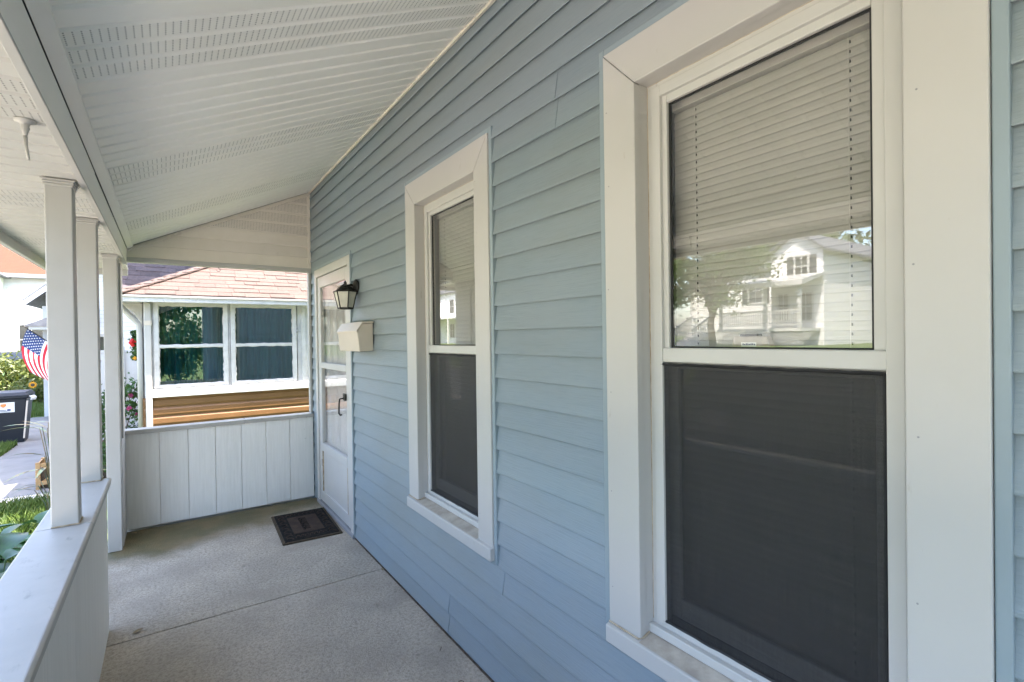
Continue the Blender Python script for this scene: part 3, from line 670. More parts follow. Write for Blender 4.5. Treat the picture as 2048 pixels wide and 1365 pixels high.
for (a, b) in ((-1.253,-.515), (-.374,.38), (.56,1.3)):
    f = .055
    wn = MB().box(a-f,a,NY-.02,NY+.05,.905,2.03).box(b,b+f,NY-.02,NY+.05,.905,2.03).box(a,b,NY-.02,NY+.05,1.99,2.03).box(a,b,NY-.02,NY+.05,.905,.945).build('window', M['peel'], nb, bevel=.004)
    MB().box(a,b,NY-.012,NY+.03,1.437,1.470).build('rail', M['peel'], wn, bevel=.003)
    MB().box(a,b,NY+.012,NY+.016,1.47,1.99).build('pane', M['tealglass'], wn); MB().box(a,b,NY+.004,NY+.008,.945,1.437).build('pane', M['tealglass'], wn)
    # uneven glazing putty
    rg = random.Random(int(a*50)); pt = MB()
    for z0, z1, yy in ((1.47,1.99,NY+.010),(.945,1.437,NY+.002)):
        for x in (a, b):
            pt.tube([(x+rg.uniform(-.004,.006), yy, z0+(z1-z0)*i/14) for i in range(15)], [rg.uniform(.005,.013) for _ in range(15)], 6)
        for z in (z0, z1): pt.tube([(a+(b-a)*i/14, yy, z+rg.uniform(-.004,.004)) for i in range(15)], [rg.uniform(.004,.011) for _ in range(15)], 6)
    pt.build('putty', M['peel'], wn)
    cu = MB(); n = 40
    for i in range(n):
        def py(j): return NY+.17+.02*math.sin(j*.8)+.012*math.sin(j*2.1)
        x0 = a-.05+(b-a+.1)*i/n; x1 = a-.05+(b-a+.1)*(i+1)/n; cu.quad((x0,py(i),.8),(x1,py(i+1),.8),(x1,py(i+1),2.05),(x0,py(i),2.05))
    cu.build('curtain_or_reflection', M['teal'], wn, smooth=True, fix=False)  # coloured sheet standing in for the siding's reflection in the pane
MB().box(-1.30,3.1,NY+.4,NY+.42,.2,2.1).build('inner_wall', M['room'], nb)
MB().box(NX0+.02,NX0+.09,NY-.062,NY-.016,-.5,2.02).build('downspout', M['white'], nb, bevel=.008)
MB().box(NX0+.012,NX0+.098,NY-.066,NY-.014,1.73,1.79).build('downspout_strap', M['plastic'], nb, bevel=.003)
mbx = MB().box(.43,.45,NY-.03,NY-.0,1.62,1.70).build('doorbell', M['gutter'], nb, bevel=.003); MB().lathe([(.011,0),(.011,-.012),(.004,-.016)], (.44,NY-.03,1.655), 10, 1).build('knob', M['rim'], mbx)
# eave: gutter board, soffit, curved return with elbow
MB().box(-1.70,3.3,7.76,7.80,2.018,2.10).build('gutter', M['peel'], nb, bevel=.006)
MB().box(-1.70,3.3,7.74,7.76,2.078,2.102).build('gutter_lip', M['white'], nb, bevel=.004)
MB().box(-1.68,3.3,7.80,8.0,2.03,2.05).box(-1.68,-1.42,8.0,14,2.03,2.05).build('eave_soffit', M['white'], nb)
MB().box(-1.72,-1.70,7.76,14,2.018,2.10).build('gutter', M['peel'], nb, bevel=.004)
MB().tube([(-1.67,8.05,2.03),(-1.64,8.07,1.97),(-1.57,8.1,1.88),(-1.50,8.12,1.80),(-1.46,8.13,1.74),(-1.455,8.13,1.62),(-1.455,8.13,.0)], .034, 8).build('downspout', M['white'], nb, smooth=True)
MB().prism([(-1.66,2.03),(-1.42,2.03),(-1.42,1.72),(-1.46,1.80),(-1.53,1.92),(-1.62,1.985)], 1, 8.28, 8.34).build('bracket', M['peel'], nb, bevel=.004)
# hip roof with individual shingles on the slope facing the porch
TN = .52; EXP = .13; sa = math.sqrt(1+TN*TN)
def rz_(y): return 2.115+(y-7.76)*TN
rdeck = MB().add([(-1.70,7.76,2.105),(3.3,7.76,2.105),(3.3,9.6,rz_(9.6)-.01),(.14,9.6,rz_(9.6)-.01),(-1.70,14,2.105),(.14,14,rz_(9.6)-.01)], [(0,1,2,3),(0,3,5,4)]).build('roof', M['dshingle'], nb)
rg = random.Random(4)
for r in range(13):
    ya = 7.755+r*EXP; yb = ya+EXP*1.12; x = -1.70+r*EXP-.02-rg.uniform(0,.25); xm = -1.70+r*EXP
    while x < 1.9:
        wd = rg.choice((.16,.24,.32,.32,.40)); a = max(x, xm-.01); b = x+wd-.004; x += wd
        if b-a < .03: continue
        th = rg.choice((.007,.012,.016)); lx2 = max(a, xm+EXP-.01) if a == max(x-wd, xm-.01) and x-wd < xm else a
        dy_ = rg.uniform(-.004,.004)
        MB().hull8([(a,ya+dy_,rz_(ya)),(b,ya+dy_,rz_(ya)),(b,yb,rz_(yb)),(lx2 if lx2 < b else b-.005,yb,rz_(yb))],
                   [(a,ya+dy_,rz_(ya)+th),(b,ya+dy_,rz_(ya)+th),(b,yb,rz_(yb)+.003),(lx2 if lx2 < b else b-.005,yb,rz_(yb)+.003)]).build('shingle', M['shingle'], rdeck, org=(a,ya,rz_(ya)))
for i in range(13):
    s = i*.145; s2 = s+.19; h0 = .030; h1 = .018
    def hp(s, o, h): return (-1.70+s+o, 7.76+s-o, 2.115+s*TN+h-abs(o)*.28)
    MB().hull8([hp(s,-.075,h0-.012),hp(s,.075,h0-.012),hp(s2,.075,h1-.012),hp(s2,-.075,h1-.012)], [hp(s,-.075,h0),hp(s,.075,h0),hp(s2,.075,h1),hp(s2,-.075,h1)]).build('hip_shingle', M['shingle'], rdeck)
# rear wing roof with its shade put into the shingle colour, and main block
MB().box(-.08,7.2,9.82,18.2,-.6,8.2).build('wall', M['wside'], nb)  # unseen main block, made this tall to shade the driveway
MB().prism([(-.55,8.15),(-.55,8.25),(3.5,10.6),(7.55,8.25),(7.55,8.15)], 1, 9.6, 18.5).build('roof', M['dshingle'], nb)
rw = MB().prism([(9.9,2.08),(9.9,2.10),(12.2,3.55),(12.2,2.08)], 0, -1.86, -.1).build('roof', M['dshingle'], nb)
rg = random.Random(11); tn2 = 1.45/2.3
for r in range(14):
    ya = 9.90+r*.15; x = -1.88-rg.uniform(0,.2)
    while x < -.2:
        wd = rg.choice((.2,.3,.38)); a = max(x,-1.87); b = min(x+wd-.006,-.1); x += wd
        if b-a < .03: continue
        za = 2.10+(ya-9.9)*tn2; zb_ = za+.165*tn2; th = rg.choice((.008,.014,.02))
        MB().hull8([(a,ya,za),(b,ya,za),(b,ya+.165,zb_),(a,ya+.165,zb_)], [(a,ya,za+th),(b,ya,za+th),(b,ya+.165,zb_+.003),(a,ya+.165,zb_+.003)]).build('shingle', M['dshingle'], rw, org=(a,ya,za))

# ================================================================== OTHER HOUSES
def win(parent, x0, x1, z0, z1, yf, axis=1, shut=False, sgn=-1):
    """window on a wall facing sgn along axis; x0..x1 is the other horizontal axis"""
    def bx(mb, a, b, c, d, e, f):   # a,b along wall; c,d out of the wall; e,f z
        lo, hi = sorted((yf+sgn*c, yf+sgn*d))
        return mb.box(a,b,lo,hi,e,f) if axis == 1 else mb.box(lo,hi,a,b,e,f)
    f = .09; mb = MB()
    for q in ((x0-f,x0,z0-f,z1+f),(x1,x1+f,z0-f,z1+f),(x0,x1,z1,z1+f),(x0,x1,z0-f,z0)): bx(mb, q[0],q[1],-.02,.05,q[2],q[3])
    wn = mb.build('window', M['vframe'], parent)
    bx(MB(), x0,x1,-.01,.012,z0,z1).build('pane', M['pane'], wn)
    bx(bx(MB(), x0,x1,.012,.035,(z0+z1)/2-.025,(z0+z1)/2+.025), (x0+x1)/2-.018,(x0+x1)/2+.018,.012,.03,z0,z1).build('muntin', M['vframe'], wn)
    if shut:
        for a, b in ((x0-f-.34,x0-f-.02),(x1+f+.02,x1+f+.34)): bx(MB(), a,b,.0,.04,z0-.05,z1+.05).build('shutter', M['shutter'], wn)
    return wn
# white house with orange roof behind the flag
hb = empty('white_house', (-8,36,-.6), 'white sided house with a bright orange roof beyond the driveway', 'house')
MB().box(-14,-3.5,36,46,-.6,5.0).build('wall', M['wside'], hb)
MB().box(-8.05,-7.9,35.94,36.02,-.6,4.9).build('corner_board', M['vframe'], hb); MB().box(-14,-3.4,35.9,36.0,4.45,4.95).build('frieze', M['gside'], hb)
MB().prism([(35.4,4.98),(35.4,5.08),(38.6,7.2),(41,8.2),(46.6,5.08),(46.6,4.98)], 0, -14.6, -3.0).build('roof', M['oroof'], hb)
MB().box(-14.6,-3.0,35.3,35.42,4.92,5.12).build('gutter', M['gutter'], hb, bevel=.02)
MB().box(-9.6,-8.0,34.0,36,-.6,4.9).build('bay', M['wside'], hb); MB().prism([(-9.9,4.9),(-9.9,5.0),(-8.8,5.5),(-7.7,5.0),(-7.7,4.9)], 1, 33.7, 36).build('bay_roof', M['groof'], hb)
for x in (-7.0,-5.2): win(hb, x-.45, x+.45, 1.0, 2.5, 36.0)
# pale house with grey gable between
hd_ = empty('gabled_house', (-3,19.6,-.6), 'pale sided house with grey gable overhang, mostly behind the porch posts', 'house')
MB().box(-4.03,3.5,19.6,28,-.6,3.3).build('wall', M['wside'], hd_)
MB().prism([(-4.03,3.3),(3.5,3.3),(-.3,6.4)], 1, 19.6, 28).build('gable', M['wside'], hd_)
MB().prism([(-4.42,2.62),(-4.42,2.74),(-.3,6.62),(3.9,2.74),(3.9,2.62),(-.3,6.46)], 1, 19.0, 28.4).build('roof', M['groof'], hd_)
MB().prism([(-4.40,2.56),(-4.40,2.70),(-.3,6.54),(3.88,2.70),(3.88,2.56),(-.3,6.36)], 1, 18.96, 19.02).build('rake_board', M['gside'], hd_)
MB().prism([(-4.24,1.98),(-4.24,2.02),(-3.0,2.60),(-3.0,1.98)], 1, 18.2, 19.6).build('porch_roof', M['groof'], hd_)
MB().box(-4.18,-3.0,18.24,19.6,1.90,1.98).build('porch_fascia', M['vframe'], hd_)
MB().box(-3.78,-3.68,18.5,18.6,-.6,1.9).build('porch_column', M['gside'], hd_)
MB().box(-4.10,-3.98,19.52,19.6,-.6,2.6).build('corner_board', M['gside'], hd_)
win(hd_, -1.95, -1.15, .6, 1.35, 19.6); win(hd_, -3.3, -2.6, .4, 1.7, 19.6)
# white vinyl fence
fn = empty('vinyl_fence', (-1.9,15,-.6), 'white vinyl privacy fence beyond the flowering shrub', 'fence')
for i in range(14):
    x = -2.75+i*.152
    MB().box(x,x+.148,14.98,15.0,-.55,1.30).build('fence_board', M['vframe'], fn, bevel=.003)
MB().box(-2.8,-.7,14.955,15.03,1.28,1.34).box(-2.8,-.7,14.955,15.03,-.5,-.42).build('rail', M['vframe'], fn, bevel=.004)
for x in (-2.05,):
    MB().box(x-.06,x+.06,14.93,15.05,-.6,1.42).build('fence_post', M['vframe'], fn, bevel=.005); 
# house across the street (seen mirrored in the panes)
he = empty('street_house', (-26,13,.9), 'white gabled house with front porch and lattice across the street', 'house')
EX = -26.0
MB().box(-36,EX,11.75,14.4,.9,5.75).box(-36,EX-2.0,14.4,21,.9,5.2).build('wall', M['wside'], he)
MB().prism([(11.75,5.75),(14.4,5.75),(13.07,6.75)], 0, -36, EX).build('gable', M['wside'], he)
MB().prism([(11.45,5.62),(11.45,5.74),(13.07,6.95),(14.7,5.74),(14.7,5.62),(13.07,6.80)], 0, -36.3, EX+.3).build('roof', M['groof'], he)
MB().prism([(-36.3,7.2),(-36.3,7.1),(-28,5.2),(-27.6,5.2),(-27.6,5.3)], 1, 14.5, 21.4).build('roof', M['groof'], he)
win(he, 12.5, 13.1, 4.5, 5.5, EX, 0, True, 1); win(he, 13.5, 14.0, 2.2, 3.6, EX, 0, False, 1); win(he, 12.3, 12.9, 2.2, 3.6, EX, 0, False, 1); win(he, 16, 16.8, 3.4, 4.8, EX-2, 0, True, 1); win(he, 18.6, 19.4, 3.4, 4.8, EX-2, 0, True, 1)
MB().box(EX+.0,EX+2.0,11.9,16.4,1.62,1.78).build('porch_deck', M['vframe'], he)
MB().prism([(EX,4.45),(EX,4.6),(EX+2.3,4.1),(EX+2.3,3.85)], 1, 11.7, 16.6).build('porch_canopy', M['vframe'], he)
for yy in (12.0,13.7,16.2): MB().box(EX+1.85,EX+2.0,yy-.07,yy+.07,1.78,3.9).build('porch_column', M['vframe'], he)
MB().box(EX+1.88,EX+1.95,12.0,16.2,2.62,2.70).box(EX+1.88,EX+1.95,12.0,16.2,1.9,1.95).build('railing', M['vframe'], he)
for i in range(34): MB().box(EX+1.895,EX+1.935,12.15+i*.12,12.19+i*.12,1.95,2.62).build('baluster', M['vframe'], he)
la = MB()
for i in range(40):
    yy = 11.9+i*.115
    for sg in (1,-1): la.hull8([(EX+1.93,yy,.95),(EX+1.95,yy,.95),(EX+1.95,yy+.045,.95),(EX+1.93,yy+.045,.95)], [(EX+1.93,yy+sg*.6,1.6),(EX+1.95,yy+sg*.6,1.6),(EX+1.95,yy+sg*.6+.045,1.6),(EX+1.93,yy+sg*.6+.045,1.6)])
la.build('lattice', M['vframe'], he)
for i in range(6): MB().box(EX+2.0+i*.3,EX+2.3+i*.3,16.6,18.0,.8,1.65-i*.14).build('step', M['vframe'], he)
for yy in (16.65,17.95):
    MB().hull8([(EX+2,yy,2.55),(EX+2,yy+.07,2.55),(EX+2,yy+.07,2.65),(EX+2,yy,2.65)], [(EX+3.9,yy,1.7),(EX+3.9,yy+.07,1.7),(EX+3.9,yy+.07,1.8),(EX+3.9,yy,1.8)]).build('stair_rail', M['vframe'], he)
    for i in range(10): MB().box(EX+2.1+i*.19,EX+2.14+i*.19,yy+.01,yy+.05,1.5-i*.085,2.55-i*.085).build('baluster', M['vframe'], he)
# farther house across the street, mirrored in the second window
hf = empty('street_house', (-26,48,.9), 'white two storey house far along the other side of the street', 'house')
MB().box(-38,-26,42,56,.9,6.8).build('wall', M['wside'], hf); MB().prism([(41.5,6.75),(49,10.5),(56.5,6.75)], 0, -38.4, -25.5).build('roof', M['groof'], hf)
for yy in (44,47.5,51): 
    win(hf, yy, yy+1.0, 4.4, 5.9, -26, 0, False, 1); win(hf, yy, yy+1.0, 1.6, 3.1, -26, 0, False, 1)
MB().box(-26,-23.6,42.5,55,3.6,3.8).box(-23.75,-23.6,42.5,42.65,.9,3.6).box(-23.75,-23.6,48,48.15,.9,3.6).build('porch_canopy', M['vframe'], hf)
hg = empty('street_house', (-27,-4,.9), 'grey roofed white house across the street behind the camera side', 'house')
MB().box(-38,-27,-10,3,.9,6.6).build('wall', M['wside'], hg); MB().prism([(-10.5,6.55),(-3.5,10.2),(3.5,6.55)], 0, -38.4, -26.5).build('roof', M['groof'], hg)
for yy in (-8,-4.5,-.5): win(hg, yy, yy+1.0, 4.2, 5.7, -27, 0, True, 1); win(hg, yy, yy+1.0, 1.5, 3.0, -27, 0, True, 1)

# ================================================================== YARD THINGS
# wheeled bin
bn = empty('wheeled_bin', (-4.0,14.9,-.588), 'dark navy wheeled bin with a white sticker on the driveway', 'bin')
bx0, bx1, by0, by1 = -4.30, -3.71, 14.70, 15.35
MB().hull8([(bx0+.06,by0+.05,-.585),(bx1-.0,by0+.05,-.585),(bx1-.02,by1-.08,-.585),(bx0+.06,by1-.08,-.585)], [(bx0,by0,.36),(bx1+.06,by0,.36),(bx1+.06,by1,.36),(bx0,by1,.36)]).build('body', M['binb'], bn, bevel=.02)
MB().box(bx0-.03,bx1+.09,by0-.03,by1+.03,.36,.415).build('rim', M['binb'], bn, bevel=.012)
MB().hull8([(bx0-.04,by0-.05,.417),(bx1+.10,by0-.05,.417),(bx1+.10,by1+.03,.417),(bx0-.04,by1+.03,.417)], [(bx0+.02,by0+.02,.485),(bx1+.04,by0+.02,.485),(bx1+.04,by1-.02,.50),(bx0+.02,by1-.02,.50)]).build('lid', M['binb'], bn, bevel=.015)
for y in (by0+.1,by1-.1): MB().lathe([(.11,0),(.125,.01),(.125,.05),(.11,.06)], (bx0+.03,y,-.465), 16, 1).build('wheel', M['tyre'], bn)
for yy in (by0+.0,): 
    for x in (bx1+.062,): MB().hull8([(x-.075,yy+.03,-.5),(x-.05,yy+.03,-.5),(x-.05,yy+.07,-.5),(x-.075,yy+.07,-.5)], [(x-.005,yy-.008,.30),(x+.02,yy-.008,.30),(x+.02,yy+.03,.30),(x-.005,yy+.03,.30)]).build('corner_rib', M['plastic'], bn)
hl = MB()
for i in range(5): hl.tube([(bx1+.10+i*.012,by0+.02+i*.03,.40),(bx1+.14+i*.012,by0+.02+i*.03,.36),(bx1+.125+i*.012,by0+.02+i*.03,.31)], .012, 5)
hl.build('handle_grip', M['sticker'], bn)
st = MB().hull8([(-4.12,by0+.0135,.075),(-3.84,by0+.0135,.075),(-3.84,by0+.019,.075),(-4.12,by0+.019,.075)], [(-4.12,by0+.002,.285),(-3.84,by0+.002,.285),(-3.84,by0+.008,.285),(-4.12,by0+.008,.285)]).build('sticker', M['sticker'], bn)
MB().prism([(-4.05,.255),(-3.97,.255),(-3.965,.215),(-4.01,.18),(-4.055,.215)], 1, by0-.003, by0+.01).build('shield_print', M['orange'], st); MB().box(-3.95,-3.90,by0-.002,by0+.010,.11,.145).box(-4.1,-3.97,by0-.002,by0+.010,.125,.133).box(-4.1,-3.95,by0+.0,by0+.012,.10,.106).build('print', M['navyp'], st)
# flag on an angled pole, stripes and canton as cloth pieces
fl = empty('flag', (-3.6,18.3,1.2), 'stars and stripes flag hanging from an angled pole in front of white siding', 'flag')
tip = Vector((-4.26,18.35,1.958)); mid = Vector((-3.90,18.35,1.638)); pd = (mid-tip).normalized()
MB().tube([tip-pd*.05, tip+pd*1.15], .013, 6).build('pole', M['iron'], fl); MB().lathe([(.0,-.03),(.02,-.015),(.02,.015),(.0,.03)], tuple(tip-pd*.06), 8).build('finial', M['iron'], fl)
def cloth(u, v):    # u along the hoist from the tip (0..1), v along the fly
    H, F = .86, 1.16
    p = tip+pd*(.06+u*H)
    fd = Vector((pd.z, 0, -pd.x)); fd = fd if fd.z < 0 else -fd
    g = .35+.55*v; d = (fd*(1-g)+Vector((0,0,-1))*g).normalized()
    p = p+d*(v*F)+Vector((0, .05*math.sin(u*9+v*3)*v+.03*math.sin(v*7), 0)) + Vector((.10*math.sin(u*3.1)*v*v,0,0))
    p.x += .10*v*v*(1-u)
    return p
def patch(u0, u1, v0, v1, nu, nv, off=0):
    mb = MB()
    for i in range(nu+1):
        for j in range(nv+1):
            q = cloth(u0+(u1-u0)*i/nu, v0+(v1-v0)*j/nv); mb.v.append((q.x,q.y+off,q.z))
    for i in range(nu):
        for j in range(nv): k = i*(nv+1)+j; mb.f.append((k,k+1,k+nv+2,k+nv+1))
    return mb
for i in range(13):
    v0 = .4 if i < 7 else 0
    patch(i/13,(i+1)/13,v0,1,2,24).build('stripe', M['flagr'] if i % 2 == 0 else M['flagw'], fl, smooth=True, fix=False)
ct = patch(0,7/13,0,.4,8,10).build('canton', M['flagb'], fl, smooth=True, fix=False)
sm2 = MB()
for r in range(9):
    for c in range(6 if r % 2 == 0 else 5):
        u = (r+.5+.1)/9.2*7/13; v = ((c+.5) if r % 2 == 0 else (c+1.0))/6*.4; q = cloth(u, v)
        pts = [];
        for k in range(10):
            rr = .021 if k % 2 == 0 else .009; a = k*math.pi/5; pts.append((q.x+rr*math.sin(a), q.y-.008, q.z+rr*math.cos(a)))
        sm2.add(pts, [tuple(range(10))])
tag(sm2.build('stars', M['flagw'], ct, fix=False), kind='stuff')
# wooden trellis box
cr = empty('wooden_planter', (-2.6,9.9,-.588), 'small raw wooden lattice planter box beside the driveway', 'planter')
for x, y in ((-2.72,9.8),(-2.3,9.8),(-2.72,10.2),(-2.3,10.2)): MB().box(x-.025,x+.025,y-.025,y+.025,-.588,-.20).build('corner_post', M['wood'], cr, bevel=.003)
for z in (-.50,-.24): MB().box(-2.695,-2.325,9.785,9.805,z-.025,z+.025).box(-2.735,-2.715,9.83,10.17,z-.025,z+.025).build('rail', M['wood'], cr)
MB().hull8([(-2.69,9.80,-.48),(-2.65,9.80,-.48),(-2.65,9.82,-.48),(-2.69,9.82,-.48)], [(-2.37,9.80,-.26),(-2.33,9.80,-.26),(-2.33,9.82,-.26),(-2.37,9.82,-.26)]).build('brace', M['wood'], cr)
MB().hull8([(-2.37,9.815,-.48),(-2.33,9.815,-.48),(-2.33,9.83,-.48),(-2.37,9.83,-.48)], [(-2.69,9.815,-.26),(-2.65,9.815,-.26),(-2.65,9.83,-.26),(-2.69,9.83,-.26)]).build('brace', M['wood'], cr)
MB().box(-2.70,-2.32,9.84,10.19,-.58,-.3).build('soil_liner', M['bark'], cr)

# vehicles
def car(name, label, cx, cy, ang, paint):
    t = empty(name, (cx,cy,-.592), label, 'car', 'parked cars'); t.rotation_euler.z = ang
    ORG[t.name] = Vector((0,0,0))     # parts are modelled round the origin, nose towards +y
    Wd = .93
    body = [(-2.3,.35),(-2.34,.75),(-2.25,1.02),(-1.2,1.06),(1.0,1.03),(1.9,.95),(2.28,.78),(2.32,.38),(2.1,.25),(-2.1,.25)]
    b = MB(); n = len(body)
    for f, x in ((.93,-Wd),(1,-Wd+.07),(1,Wd-.07),(.93,Wd)):
        b.v += [(x, y*(.985 if f < 1 else 1), .25+(z-.25)*(f if z > .5 else 1)) for y, z in body]
    for s in range(3): b.f += [(s*n+i, s*n+(i+1)%n, (s+1)*n+(i+1)%n, (s+1)*n+i) for i in range(n)]
    b.f += [tuple(range(n)), tuple(range(3*n,4*n))]
    b.build('body', paint, t, bevel=.03, smooth=False)
    cabin = [(-2.2,1.0),(-1.85,1.66),(-1.5,1.76),(.1,1.74),(.95,1.02)]
    lo = MB(); m = len(cabin)
    for x, k in ((-Wd+.06,0),(Wd-.06,0)):
        lo.v += [(x*(1-.22*(z-1.0)/.76), y, z) for y, z in cabin]
    lo.f += [tuple(range(m)), tuple(range(m,2*m))]+[(i,(i+1)%m,(i+1)%m+m,i+m) for i in range(m)]
    cb = lo.build('cabin', paint, t, bevel=.03)
    for sx in (-1,1):
        def wx(z): return sx*((Wd-.06)*(1-.22*(z-1.0)/.76)+.006)
        for poly in ([(-2.0,1.1),(-1.72,1.6),(-1.1,1.64),(-1.05,1.1)], [(-.98,1.1),(-1.02,1.64),(-.15,1.64),(-.1,1.1)], [(-.03,1.1),(-.07,1.64),(.08,1.62),(.7,1.1)]):
            MB().add([(wx(z),y,z) for y,z in poly]+[(wx(z)-sx*.012,y,z) for y,z in poly], [(0,1,2,3),(7,6,5,4),(0,1,5,4),(1,2,6,5),(2,3,7,6),(3,0,4,7)]).build('side_window', M['carglass'], cb)
    MB().hull8([(-.68,-2.175,1.08),(.68,-2.175,1.08),(.68,-2.15,1.08),(-.68,-2.15,1.08)], [(-.58,-1.905,1.6),(.58,-1.905,1.6),(.58,-1.88,1.6),(-.58,-1.88,1.6)]).build('rear_window', M['carglass'], cb)
    MB().hull8([(-.70,.93,1.07),(.70,.93,1.07),(.70,.9,1.07),(-.70,.9,1.07)], [(-.60,.24,1.66),(.60,.24,1.66),(.60,.21,1.66),(-.60,.21,1.66)]).build('windscreen', M['carglass'], cb)
    for sx in (-1,1):
        MB().box(min(sx*.62,sx*.9),max(sx*.62,sx*.9),-2.37,-2.2,.72,.96).build('tail_light', M['tail'], t, bevel=.02)
        MB().box(min(sx*.55,sx*.86),max(sx*.55,sx*.86),2.15,2.30,.68,.80).build('headlight', M['pane'], t, bevel=.02)
        for y in (-1.42,1.45):
            x0 = sx*.76; x1 = sx*.96
            wh = MB().lathe([(.30,0),(.355,.03),(.365,.1),(.355,.17),(.30,.2),(.22,.195)], (min(x0,x1),y,.365), 22, 0).build('wheel', M['tyre'], t)
            xr = x1+sx*.004; rm = MB()
            for k in range(10):
                a = 2*math.pi*k/10; rm.tube([(xr,y,.365),(xr,y+.235*math.cos(a),.365+.235*math.sin(a))], [.02,.026], 5)
            rm.tube([(xr,y+.24*math.cos(k*.314),.365+.24*math.sin(k*.314)) for k in range(21)], .018, 5, False); rm.build('rim', M['rim'], wh)
    return t
car('parked_car', 'dark car parked near the orange roofed house, wheel showing below the flag', -6.15, 33.4, R(-90), M['carg'])
car('parked_car', 'dark green car with red tail lamps parked at the street kerb', -8.3, 4.2, R(180), M['carp'])

# ================================================================== PLANTS
def leaf_mesh(name, m, ln, wd, droop, fold=.25, n=6, wavy=0):
    mb = MB()
    for i in range(n+1):
        u = i/n; hw = wd*.5*(math.sin(math.pi*u**.75)**.9 if 0 < u < 1 else 0.004)
        x = ln*(u-.12*droop*u*u); z = ln*(.30*u-droop*u*u)
        for q in (-1,-.5,0,.5,1): mb.v.append((x, q*hw, z+fold*abs(q)*hw+wavy*math.sin(u*14+q)*hw))
    for i in range(n):
        for q in range(4): k = i*5+q; mb.f.append((k,k+1,k+6,k+5))
    return mb.mesh(name, m, (0,0,0), True, False)
def broad_plant(name, loc, label, m, nleaf, ln, wd, hgt, rng, cat='plant', group=None, spread=1.0, droop=.5):
    t = empty(name, loc, label, cat, group); ms = [leaf_mesh('leaf', m, ln*k, wd*k, droop*q) for k, q in ((1,.8),(.85,1.1),(.7,.6),(1.1,1))]
    st = MB()
    for i in range(nleaf):
        a = i*2.4+rng.uniform(-.3,.3); h = hgt*(.35+.65*rng.random()); r = spread*(.06+.20*(1-h/hgt)+.1*rng.random())
        p = Vector((loc[0]+r*math.cos(a), loc[1]+r*math.sin(a), loc[2]+h))
        o = bpy.data.objects.new('leaf', ms[i % 4]); place(o, t, p); o.rotation_euler = (rng.uniform(-.3,.3), rng.uniform(-.35,.25), a+rng.uniform(-.3,.3))
        st.tube([(loc[0]+.02*math.cos(a),loc[1]+.02*math.sin(a),loc[2]), tuple((Vector(loc)+p)/2+Vector((0,0,h*.18))), tuple(p)], [.007,.006,.004], 4)
    st.build('stem', m, t); return t
rg = random.Random(21)
for i, (x, y, h, lab) in enumerate(((-2.02,3.9,.90,'broad leaved green plant just outside the low porch wall, nearest clump'), (-2.25,4.6,.82,'broad leaved green plant outside the porch, second clump from the camera'),
        (-2.0,5.2,.72,'broad leaved green plant outside the porch beside the near post'), (-2.55,5.6,.62,'broad leaved green plant outside the porch, clump farthest from the wall'), (-2.15,3.2,.8,'broad leaved green plant below the wall cap at the left edge'))):
    broad_plant('hosta_plant', (x,y,-.6), lab, M['hosta'], 46, .27, .15, h, rg, group='broad leaved plants along the porch', spread=1.7)
broad_plant('lily_plant', (-2.22,7.5,-.6), 'bronze strap leaved plant leaning out from behind the near post', M['bronze'], 34, .34, .035, 1.3, rg, droop=.35, spread=.7)

def leaf_cloud(name, m, parent, pts, s, rng, org=None, flat=1.0):
    mb = MB()
    for p in pts:
        d = Vector((rng.gauss(0,1), rng.gauss(0,1), rng.gauss(0,.7))); 
        if d.length < .01: continue
        d.normalize(); e = d.orthogonal().normalized(); e.rotate(Matrix.Rotation(rng.uniform(0,6.28), 3, d)); f = d.cross(e)
        k = s*rng.uniform(.6,1.3); p = Vector(p)
        n = len(mb.v); mb.v += [tuple(p-e*k), tuple(p+f*k*.5+d*k*.15), tuple(p+e*k), tuple(p-f*k*.5+d*k*.15)]; mb.f.append((n,n+1,n+2,n+3))
    return mb.build(name, m, parent, fix=False, org=org)
def shrub(name, loc, label, m, r, h, n, s, rng, cat='shrub', flowers=None, group=None):
    t = empty(name, loc, label, cat, group); L0 = Vector(loc); pts = []
    clumps = [L0+Vector((rng.uniform(-.75,.75)*r, rng.uniform(-.75,.75)*r, h*rng.uniform(.25,.85))) for _ in range(14)]
    while len(pts) < n:
        c = rng.choice(clumps); v = Vector((rng.gauss(0,1), rng.gauss(0,1), rng.gauss(0,1)))*r*.2; pts.append(c+v)
    leaf_cloud('foliage', m, t, pts, s, rng)
    st = MB()
    for c in clumps: st.tube([tuple(L0), tuple(L0.lerp(c,.5)+Vector((0,0,.05))), tuple(c)], [.014,.01,.005], 5)
    st.build('stem', M['bark'], t)
    if flowers:
        for fm, cnt, zl, zh in flowers:
            for i in range(cnt):
                p = rng.choice(clumps)+Vector((rng.gauss(0,.22)*r, -abs(rng.gauss(0,.2))*r-.05, rng.uniform(zl,zh)*h*.3)); f = MB()
                for k in range(6):
                    a = k*1.047; f.tube([tuple(p), (p.x+.03*math.cos(a), p.y-.012, p.z+.03*math.sin(a))], [.006,.014], 5)
                f.build('flower', fm, t)
    return t
rg = random.Random(5)
shrub('flowering_shrub', (-1.88,9.05,-.6), 'flowering shrub with magenta and white blooms at the neighbour corner', M['shrub'], .42, 1.75, 2600, .035, rg, flowers=((M['petal'], 10, -.9, .2), (M['petalw'], 16, .4, 1.2)))
shrub('yellow_shrub', (-6.6,29.6,-.6), 'yellow green bush at the foot of the white house by the car', M['yshrub'], 1.3, 1.5, 2600, .11, rg, group='bushes beyond the driveway')
shrub('yellow_shrub', (-7.9,29.0,-.6), 'olive green bush left of the car behind the bin', M['shrub'], 1.3, 1.6, 2200, .11, rg, group='bushes beyond the driveway')
